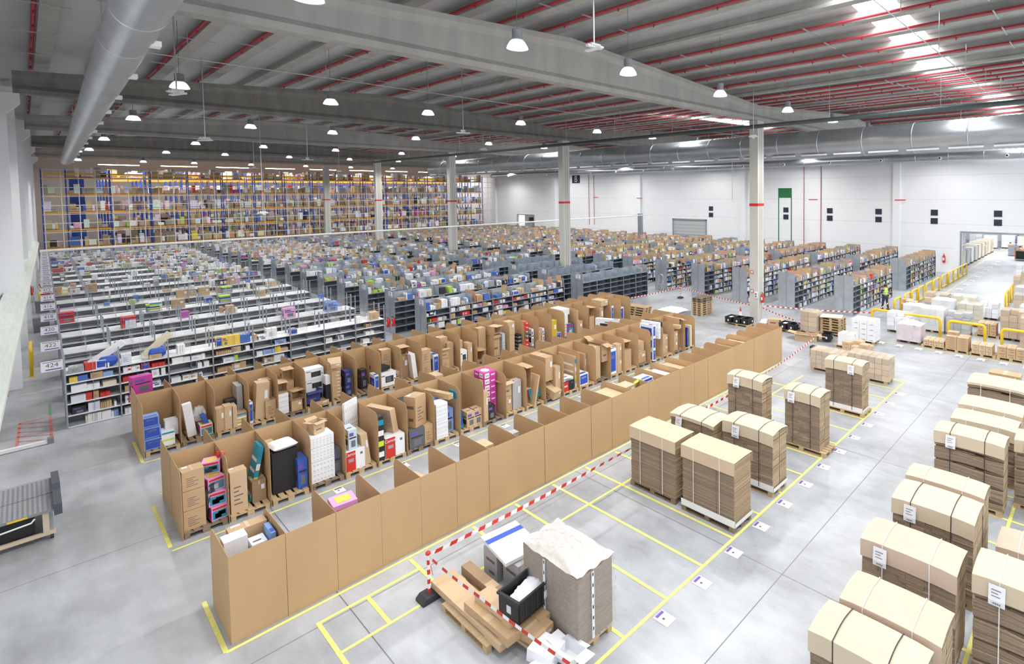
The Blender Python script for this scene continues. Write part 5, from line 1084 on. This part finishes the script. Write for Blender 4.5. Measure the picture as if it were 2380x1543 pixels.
def crate(x, y, z, rz, lab, s_=1, fill_=True):
    t = thing('plastic_crate', lab, 'crate', (x, y, z), rz, 'black plastic crates'); t.scale = (s_, s_, s_)
    mb = MB(); a, b, h = .3, .2, .3
    for (x0, y0, x1, y1) in ((-a, -b, a, -b + .015), (-a, b - .015, a, b), (-a, -b, -a + .015, b), (a - .015, -b, a, b)): mb.box(x0, y0, 0, x1, y1, h, 'black')
    mb.box(-a, -b, 0, a, b, .015, 'black').box(-a - .02, -b - .02, h - .03, a + .02, -b, h, 'black').box(-a - .02, b, h - .03, a + .02, b + .02, h, 'black').box(-a - .02, -b, h - .03, -a, b, h, 'black').box(a, -b, h - .03, a + .02, b, h, 'black')
    for i in range(5): mb.box(-a + .1 + .1 * i, -b - .008, .03, -a + .11 + .1 * i, -b, h - .04, 'rubber')
    mb.build('crate_body', t); MB().box(-a - .006, -.04, .08, -a - .001, .04, .18, 'paper').box(.12, -b - .014, .08, .2, -b - .009, .18, 'paper').build('paper_tag', t)
    if fill_: pillow('crumpled_paper', None, None, .02, 0, .12, .46, .3, .14, 'paper', .2, 5, t)
    return t
crate(5.58, 8.3, .59, .12, 'black plastic crate with white paper, on the flat cartons near the camera', 1.35)
# barrier posts and tape
def post(x, y, lab, h=.95, sc=1):
    t = thing('barrier_post', lab, 'barrier post', (x, y, 0), 0, 'red and white barrier posts')
    MB().prism([(-.2, 0), (.2, 0), (.2, .05), (.12, .12), (-.12, .12), (-.2, .05)], 1, -.16, .16, 'rubber').build('base', t)
    mb = MB()
    for i in range(8): mb.tube([(0, 0, .12 + i * (h - .16) / 8), (0, 0, .12 + (i + 1) * (h - .16) / 8)], .03, 'red' if i % 2 == 0 else 'white', 12)
    mb.build('pole', t); MB().lathe([(.035, 0), (.05, .02), (.05, .05), (.02, .08), (0, .08)], (0, 0, h - .04), 'red', 12).build('cap', t)
post(4.87, 10.62, 'red and white post on a black foot beside the flat cartons'); post(31.5, 25.8, 'red and white post in the open area before the right block', .9); 
def btape(pts, lab, wd=.075, step=.16):
    mb = MB(); k = 0
    for a, b in zip(pts[:-1], pts[1:]):
        a = Vector(a); b = Vector(b); n = max(2, int((b - a).length / step)); sag = .02 * (b - a).length ** .5
        P = [a.lerp(b, i / n) - Vector((0, 0, sag * math.sin(PI * i / n))) for i in range(n + 1)]
        for i in range(n):
            tw = .35 * math.sin(k * .13); u = Vector((0, math.sin(tw) * wd / 2, math.cos(tw) * wd / 2)); sh = (P[i + 1] - P[i]) * .25
            mb.add([P[i] - u - sh, P[i + 1] - u - sh, P[i + 1] + u, P[i] + u], [(0, 1, 2, 3)], 'red' if k % 2 else 'white'); k += 1
    tag(mb.build('barrier_tape'), lab, 'tape', 'red and white barrier tapes')
btape([(4.87, 10.62, .9), (10.15, 10.62, .86), (18.2, 10.75, .86), (24.3, 11.4, .9)], 'red and white tape strung along the front of the cardboard bins'); btape([(4.87, 10.62, .88), (5.0, 8.9, .78), (5.22, 6.6, .66)], 'red and white tape running over the flat cartons towards the camera'); btape([(4.87, 10.6, .9), (4.92, 10.45, .3)], 'short tape end hanging from the near post')
btape([(26.1, 25.74, .9), (31.5, 25.8, .86), (28.66, 17.8, 1.0)], 'red and white tape from the far post to the concrete column'); btape([(29.3, 17.5, .9), (31.93, 11.28, .8), (35.5, 11.4, .8)], 'red and white tape from the column past the steel end panels'); btape([(24.3, 11.4, .9), (27.8, 14.2, .7), (29.2, 17.2, .8)], 'red and white tape looped around the wood pile')
mb = MB().box(-.15, -.15, 0, .15, .15, .5, 'black'); tag(mb.build('black_bin', loc=(24.4, 11.45, 0)), 'small black bin where the tape is tied behind the wrapped loads', 'bin')
t = thing('traffic_cone', 'red and white traffic cone standing in front of the concrete column', 'cone', (28.5, 18.4, 0)); mb = MB().box(-.2, -.2, 0, .2, .2, .04, 'red'); mb.lathe([(.16, .04), (.12, .25)], (0, 0, 0), 'red', 16).lathe([(.12, .25), (.07, .55)], (0, 0, 0), 'white', 16).lathe([(.07, .55), (.03, .78), (0, .78)], (0, 0, 0), 'red', 16); mb.build('cone_body', t, True)
for i, (x, y, z, rz, lab) in enumerate(((27.3, 18.3, .146, 0, 'black crate with paper, left on the pallet before the column'), (27.35, 17.75, .146, .1, 'black crate, middle on the pallet before the column'), (27.4, 17.2, .146, 0, 'empty black crate, right on the pallet before the column'), (27.9, 14.9, .146, 0, 'black crate, left on the pallet behind the bin ends'), (27.9, 14.35, .146, 0, 'black crate, right on the pallet behind the bin ends'), (27.3, 12.0, .1, .2, 'black crate lying before the wood pile'))): crate(x, y, z, rz, lab, 1.15, i in (0, 3))
pallet(27.35, 17.7, 0, 'l', 'wood', 0, 'wooden pallet under the three black crates'); pallet(27.9, 14.6, 0, 'e', 'wood_dark', 0, 'wooden pallet under the two black crates')
for i in range(8): pallet(28.3, 21.3, .146 * i, 'e', 'wood_dark' if i > 5 else 'wood', PI / 2, 'wooden pallet, %s from the floor in the tall pallet pile' % ORD[i], 'tall pallet pile')
for i in range(4): pallet(25.5 + .05 * i, 24.6, .146 * i, 'l', 'wood', .1, 'wooden pallet, %s from the floor in the low pile behind the rear bins' % ORD[i], 'low pallet pile')
for i in range(7): pallet(28.7, 12.3, .146 * i, 'e', 'wood', .05 * (i % 2), 'wooden pallet, %s from the floor in the pile beside the white cartons' % ORD[i], 'pallet pile beside white cartons')
load(28.0, 13.0, .8, 1.0, 1, 2, .28, 4, 'kraft2', 'brown film-wrapped stack left of the pallet pile', 'wrap', False, 95)
carton(26.8, 13.0, 0, .5, 1.2, .35, 'kraft2', 'open', 'flattened open brown carton on the floor before the pallet pile', .2); carton(28.7, 12.4, 1.05, .9, 1.2, .01, 'cream', 'bare', 'loose pale card sheet on the pallet pile', .3)
carton(28.4, 15.9, .05, .5, .7, .4, 'kraft2', 'side_open', 'crumpled brown carton beside the column foot', .3); pillow('plastic_bag', 'white plastic bag beside the column foot', 'bag', 28.3, 16.5, 0, .6, .5, .35, 'white', 0, 12)
mb = MB().box(-.6, -.4, 0, .6, .4, .7, 'steel'); o = mb.build('metal_bin', loc=(25.6, 21.6, 0)); o.scale = (1.2, 2.2, .9); tag(o, 'grey metal container heaped with white scraps behind the middle bins', 'container'); pillow('paper_scraps', 'white paper scraps heaped in the grey container', 'scraps', 25.6, 21.6, .55, 1.3, 1.6, .3, 'paper', 0, 14)
# hoops, railings
def hoop(x, y, lx, ly, h, lab, group, r=.06, low=False):
    t = thing('safety_hoop', lab, 'safety rail', (x, y, 0), 0, group); d = Vector((lx, ly, 0)); L = d.length; d /= L; pts = [Vector((0, 0, 0)), Vector((0, 0, h - .18))]
    for i in range(1, 5): a = PI / 2 * i / 5; pts.append(d * (.18 - .18 * math.cos(a)) + Vector((0, 0, h - .18 + .18 * math.sin(a))))
    pts += [d * .18 + Vector((0, 0, h)), d * (L - .18) + Vector((0, 0, h))]
    for i in range(1, 5): a = PI / 2 * i / 5; pts.append(d * (L - .18 + .18 * math.sin(a)) + Vector((0, 0, h - .18 + .18 * math.cos(a))))
    pts += [d * L + Vector((0, 0, h - .18)), d * L]
    MB().tube(pts, r, 'yellow', 10).build('tube', t, True)
    if low: MB().tube([d * 0 + Vector((0, 0, .12)), d * L + Vector((0, 0, .12))], r * .9, 'yellow', 8).build('lower_bar', t, True)
    else: MB().box(-.1, -.1, 0, .1, .1, .02, 'yellow').box(d.x * L - .1, d.y * L - .1, 0, d.x * L + .1, d.y * L + .1, .02, 'yellow').build('foot_plates', t)
for i, (x, y, l, lab) in enumerate(((31.9, 9.9, 1.3, 'left'), (31.8, 7.4, 2.1, 'second from left'), (31.5, 5.15, 1.75, 'third from left'), (31.3, 2.6, 1.75, 'rightmost'))): hoop(x, y, 0, l, 1.05, 'thick yellow hoop guarding the pallet line, ' + lab, 'yellow hoops behind the pallet line', .075)
xs = [35.4, 37.6, 39.2, 40.9, 42.9, 45.0, 47.6, 49.9, 51.7, 53.6, 55.4]
for i, x in enumerate(xs): hoop(x, 11.0 + .0 * i, 1.3 if i in (0, 1, 2, 3) else 1.75, 0, 1.05, 'yellow railing section along the shelving aisle, %s from the near end' % ORD[i], 'yellow aisle railings', .065, True)
for i in range(2): hoop(41.5 + 3.0 * i, 5.6 + .1 * i, 2.0, .1, 1.1, 'yellow railing at the right edge, %s' % ('near', 'far')[i], 'yellow railings at right', .06, True)
hoop(xw(39) + .62, 38.1, .02, 2.1, 1.25, 'yellow hoop beside the left wall, near one', 'yellow hoops by the left wall', .06); hoop(xw(62) + .7, 60, 0, 2, 1.1, 'yellow hoop beside the left wall, far one', 'yellow hoops by the left wall', .06)
for i, (y, s_) in enumerate(((50.5, .55), (58.5, .5))): tag(MB().prism([(-.3, 0), (.3, 0), (.34, .85), (-.34, .85)], 1, -.28, .28, 'grey_plastic').build('waste_bin', loc=(xw(y) + .85, y, 0)), 'grey waste bin beside the left wall, %s one' % ('near', 'far')[i], 'bin', 'waste bins by the left wall')
def ext(x, y, z, lab, s_=1, rz=0):
    t = thing('fire_extinguisher', lab, 'fire extinguisher', (x, y, z), rz, 'fire extinguishers'); t.scale = (s_,) * 3
    MB().lathe([(0, 0), (.085, .0), (.09, .03), (.09, .4), (.06, .47), (.03, .5), (0, .5)], (0, 0, 0), 'red', 16).build('cylinder', t, True)
    MB().tube([(0, 0, .5), (0, 0, .56), (-.1, 0, .58)], .02, 'black', 6).tube([(0, 0, .54), (.12, 0, .45), (.11, 0, .15)], .012, 'black', 6).build('valve_and_hose', t); MB().box(-.094, -.05, .15, -.088, .05, .32, 'white').build('paper_label', t)
ext(28.95, 17.05, 1.2, 'red extinguisher hanging on the nearest concrete column', 1.1); ext(12.9, 32.25, .55, 'red extinguisher between the two shelving blocks, left of a pair', .95); ext(13.18, 32.25, .55, 'red extinguisher between the two shelving blocks, right of a pair', .95); ext(XR - .2, 13.0, 1.0, 'red extinguisher on the white wall left of the gate', 1.5); ext(xw(64) + .25, 61, 1.0, 'red extinguisher on the left wall above the wheeled one', 1.3)
t = thing('wheeled_extinguisher', 'wheeled red extinguisher standing by the left wall', 'fire extinguisher', (xw(63) + .95, 63.5, 0)); MB().tube([(0, 0, .25), (0, 0, 1.0), (0, 0, 1.08)], [.26, .26, .1], 'red', 14).build('cylinder', t); MB().tube([(-.1, -.2, .25), (.1, -.2, .25)], .25, 'black', 14).build('wheel', t); MB().tube([(.1, 0, .5), (-.25, 0, 1.5)], .03, 'red', 6).build('handle', t)
tag(MB().box(xw(32) + .02, 31.2, .9, xw(32) + .2, 32.2, 1.9, 'red').build('hose_cabinet'), 'red hose cabinet on the left wall at the picture edge', 'cabinet')
# column fittings
t = thing('wall_box', 'small control box with red and blue marks on the nearest column', 'control box', (28.62, 17.3, 1.7)); MB().box(-.06, -.09, -.2, 0, .09, .2, 'white').box(-.065, -.05, .0, -.06, .05, .12, 'red').box(-.065, -.05, -.14, -.06, .05, -.04, 'blue').build('box_body', t)
for i, (y, z, mt) in enumerate(((17.62, 3.0, 'red'), (17.62, 1.8, 'red'))): tag(MB().box(28.62, y - .1, z, 28.63, y + .1, z + .22, mt).box(28.615, y - .06, z + .04, 28.62, y + .06, z + .18, 'white').build('warning_sign'), 'small red and white sign on the nearest column, %s' % ('upper', 'lower')[i], 'sign', 'signs on the nearest column')
t = thing('step_ladder', 'small grey step ladder leaning on a steel end panel', 'ladder', (32.55, 28.7, 0)); mb = MB(); arch = [(0, -.25, 0), (0, -.25, 1.2)] + [(0, -.25 * math.cos(PI * i / 8), 1.2 + .25 * math.sin(PI * i / 8)) for i in range(1, 8)] + [(0, .25, 1.2), (0, .25, 0)]; mb.tube(arch, .025, 'zinc', 8); mb.tube([(-.35, -.22, 0), (-.05, -.22, 1.0)], .02, 'zinc', 6).tube([(-.35, .22, 0), (-.05, .22, 1.0)], .02, 'zinc', 6); mb.build('frame', t)
MB().box(-.3, -.22, .28, -.05, .22, .31, 'steel').box(-.22, -.22, .6, 0, .22, .63, 'steel').build('steps', t)
# platform trolley at left
t = thing('platform_trolley', 'platform trolley with a silver tread deck and dark end bumper at the left edge', 'trolley', (.18, 20.65, 0)); mb = MB().box(-1.1, -1.1, .68, 0, -.02, .74, 'silver_tread').box(-1.1, .02, .68, 0, 1.1, .74, 'silver_tread').box(-1.1, -.02, .66, 0, .02, .7, 'black')
for i in range(14):
    for j in range(26):
        if abs(-1.05 + .084 * j) > .04: mb.box(-1.06 + .076 * i, -1.06 + .084 * j, .741, -1.02 + .076 * i, -1.05 + .084 * j, .745, 'white')
mb.build('tread_deck', t); MB().prism([(-1.2, .6), (1.2, .6), (1.2, .86), (.35, .92), (.2, 1.02), (-.2, 1.02), (-.35, .92), (-1.2, .86)], 0, 0, .13, 'bumper').build('end_bumper', t)
MB().box(-1.1, -1.05, .12, .02, -.97, .2, 'kraft_cream').box(-1.1, .97, .12, .02, 1.05, .2, 'kraft_cream').box(-.1, -1.0, .12, -.02, 1.0, .68, 'steel').box(-.18, -1.06, .2, -.08, -.96, .68, 'kraft_cream').build('frame', t); MB().box(-.9, -.9, .2, -.3, .6, .6, 'black').build('drive_box', t); MB().box(-.7, -1.115, .69, -.4, -1.1, .73, 'yellow').build('yellow_sticker', t); MB().tube([(-1.0, -1.13, .5), (-.35, -1.13, .56), (-.3, -1.05, .6)], .02, 'white', 8).build('handle_bar', t)
wm = MB().tube([(-.03, 0, .07), (.03, 0, .07)], .07, 'rubber', 14).mesh('caster')
for y in (-.98, .98): link('caster', wm, t, (-.05, y, 0))
tag(MB().box(-1.0, 27.25, .02, .2, 27.4, .12, 'white').box(.2, 27.22, 0, .34, 27.42, .18, 'grey_plastic').build('floor_bar'), 'white bar with a dark end cap lying on the floor below the red hatching', 'bar')

# ------------------------------------------------------------------ people
def skinned(name, pts, edges, radii, mat, parent, root=0, sub=1):
    me = bpy.data.meshes.new(name); me.from_pydata(pts, edges, []); o = link(name, me, parent); me.materials.append(MATS[mat])
    sk = o.modifiers.new('skin', 'SKIN'); sk.use_smooth_shade = True
    for i, r in enumerate(radii): me.skin_vertices[0].data[i].radius = (r, r) if not isinstance(r, tuple) else r; me.skin_vertices[0].data[i].use_root = (i == root)
    s_ = o.modifiers.new('sub', 'SUBSURF'); s_.levels = sub; s_.render_levels = sub; return o
def person(x, y, rz, lab, top='hivis', bend=0, walk=.18, reach=(.0, .3)):
    t = thing('person', lab, 'person', (x, y, 0), rz, None); b = bend; fx = lambda z: b * max(0, z - .95) * 1.3; fz = lambda z: z - b * max(0, z - .95) * .5
    P = [(0, 0, .95), (fx(1.2), 0, fz(1.2)), (fx(1.42), 0, fz(1.42)), (fx(1.52) + .01, 0, fz(1.52)), (fx(1.63) + .03, 0, fz(1.64)),
        (.0, .1, .9), (walk * .5, .11, .5), (walk, .11, .09), (walk + .13, .12, .04), (0, -.1, .9), (-walk * .3, -.11, .5), (-walk, -.11, .09), (-walk + .13, -.12, .04),
        (fx(1.4), .2, fz(1.4)), (fx(1.2) + .03, .27, fz(1.14)), (fx(1.1) + reach[1], .2, fz(1.12)), (fx(1.4), -.2, fz(1.4)), (fx(1.2) + .03, -.27, fz(1.14)), (fx(1.1) + reach[1], -.2, fz(1.12))]
    E_ = [(0, 1), (1, 2), (2, 3), (3, 4), (0, 5), (5, 6), (6, 7), (7, 8), (0, 9), (9, 10), (10, 11), (11, 12), (2, 13), (13, 14), (14, 15), (2, 16), (16, 17), (17, 18)]
    Rr = [.12, .12, .13, .05, .085, .085, .055, .04, .035, .085, .055, .04, .035, .055, .042, .03, .055, .042, .03]
    body = skinned('body', P, E_, Rr, 'skin', t)
    hp = Vector(P[15]); hq = Vector(P[18])
    for c in (hp, hq):
        for q in range(5):
            dx, dy, l = ((0, -.03, .075), (0, -.01, .085), (0, .01, .08), (0, .03, .065), (-.04, -.045, .05))[q]; pts = [c, c + Vector((.05 + dx, dy, -.0)), c + Vector((.05 + l * .6 + dx, dy, -.015)), c + Vector((.05 + l + dx, dy * 1.1, -.04))]; MB().tube([tuple(p) for p in pts], [.014, .01, .009, .007], 'skin', 6).build('finger', t, True)
    skinned('trousers', [(0, 0, .98), P[5], P[6], (P[7][0], P[7][1], .1), P[9], P[10], (P[11][0], P[11][1], .1)], [(0, 1), (1, 2), (2, 3), (0, 4), (4, 5), (5, 6)], [.15, .11, .08, .075, .11, .08, .075], 'cloth_dark', t)
    skinned('jacket', [(0, 0, .98), P[1], P[2], P[13], P[14], tuple(Vector(P[14]).lerp(Vector(P[15]), .75)), P[16], P[17], tuple(Vector(P[17]).lerp(Vector(P[18]), .75))], [(0, 1), (1, 2), (2, 3), (3, 4), (4, 5), (2, 6), (6, 7), (7, 8)], [.15, .155, .165, .085, .062, .05, .085, .062, .05], 'cloth_dark' if top == 'hivis' else top, t)
    skinned('safety_vest', [(0, 0, .96), P[1], P[2], (P[2][0], .1, P[2][2] + .02), (P[2][0], -.1, P[2][2] + .02)], [(0, 1), (1, 2), (2, 3), (2, 4)], [.175, .18, .185, .1, .1], top, t)
    mb = MB()
    for z in (1.08, 1.22): mb.lathe([(.215, 0), (.22, .02), (.215, .05)], (fx(z), 0, fz(z)), 'reflective', 18)
    mb.build('reflective_bands', t, True)
    hx, hz = P[4][0], P[4][2]; mb = MB(); mb.lathe([(.0, .11), (.06, .1), (.1, .04), (.105, -.02), (.09, -.07)], (hx - .015, 0, hz + .02), 'hair', 14); mb.build('hair', t, True)
    MB().tube([(hx + .085, 0, hz + .0), (hx + .115, 0, hz - .03)], [.012, .018], 'skin', 6).tube([(hx, .095, hz + .01), (hx, .11, hz - .03)], .015, 'skin', 6).tube([(hx, -.095, hz + .01), (hx, -.11, hz - .03)], .015, 'skin', 6).build('nose_and_ears', t, True)
    MB().lathe([(0, 0), (.013, 0)], (hx + .093, .035, hz + .012), 'hair', 8).box(hx + .088, -.045, hz + .005, hx + .1, -.025, hz + .018, 'hair').box(hx + .088, .025, hz + .005, hx + .1, .045, hz + .018, 'hair').box(hx + .088, -.025, hz - .056, hx + .1, .025, hz - .048, 'red').build('eyes_and_mouth', t)
    for s_, i in ((1, 7), (-1, 11)): MB().prism([(-.07, 0), (.18, 0), (.18, .05), (.05, .1), (-.07, .1)], 1, P[i][1] - .05, P[i][1] + .05, 'black').build('shoe', t).location = (P[i][0], 0, 0)
    return t
person(36.97, 12.1, .9, 'person in a yellow-green safety vest and dark trousers walking beside the right shelving')
person(89.5, 10.6, 2.9, 'person in a yellow-green vest standing behind the blue container beyond the gate', 'hivis', .1, .1)
person(77.3, 9.9, .3, 'person in an orange vest bending behind a grey trolley beyond the gate', 'hivis_orange', .7, .1)
person(72.4, 8.2, .5, 'person in an orange vest bending over a dark cart near the right edge', 'hivis_orange', .6, .1)
t = thing('cage_trolley', 'grey panelled trolley pushed by a person in orange beyond the gate', 'trolley', (75.9, 9.3, 0), .1); MB().box(-.02, -.75, .12, .02, .75, 1.35, 'steel').box(0, -.75, .08, .8, .75, .14, 'steel').build('panel_and_base', t); MB().tube([(0, -.75, 1.35), (0, -.75, 1.5), (0, .75, 1.5), (0, .75, 1.35)], .03, 'zinc', 8).build('handle', t)
t = thing('picking_cart', 'dark cart with orange posts near the right edge beyond the gate', 'cart', (71.7, 8.2, 0)); MB().box(-.3, -.6, .1, .5, .6, .2, 'steel').box(-.25, -.5, .2, .45, .5, 1.1, 'black').build('cart_body', t); MB().box(-.32, .5, .2, -.22, .6, 1.5, 'orange').box(-.32, -.6, .2, -.22, -.5, 1.5, 'orange').build('posts', t)
t = thing('waste_container', 'dark blue wheeled container beyond the gate', 'container', (87.5, 9.9, 0)); MB().prism([(-1.0, .25), (1.0, .25), (1.25, 1.45), (-1.25, 1.45)], 0, -.5, .5, 'rack_blue').build('tub', t)
for sx in (-.4, .4):
    for sy in (-.8, .8): MB().tube([(sx - .03, sy, .12), (sx + .03, sy, .12)], .12, 'rubber', 10).build('wheel', t)
# second opening at far left of the right wall: shelf of dark goods behind
t = thing('storage_shelf', 'dark storage shelf seen through the far opening in the white wall', 'shelving', (XR + 3, 83, 0)); mb = MB()
for z in (.3, 1.5, 2.7, 3.9): mb.box(0, -4, z, 1, 4, z + .08, 'wood_dark')
for i in range(16): mb.box(.1, -3.9 + .5 * i, (.38, 1.58, 2.78)[i % 3], .9, -3.5 + .5 * i, (.38, 1.58, 2.78)[i % 3] + .7, ('kraft', 'white', 'ink_soft')[i % 3])
mb.build('shelves_and_goods', t)
lg = bpy.data.lights.new('annex_lamp', 'AREA'); lg.size = 10; lg.energy = 2600; o = bpy.data.objects.new('annex_lamp', lg); COL.objects.link(o); o.location = (76, 9, 8.6)
lg = bpy.data.lights.new('annex_lamp', 'AREA'); lg.size = 3; lg.energy = 60; o = bpy.data.objects.new('annex_lamp', lg); COL.objects.link(o); o.location = (60, 83, 6.5)
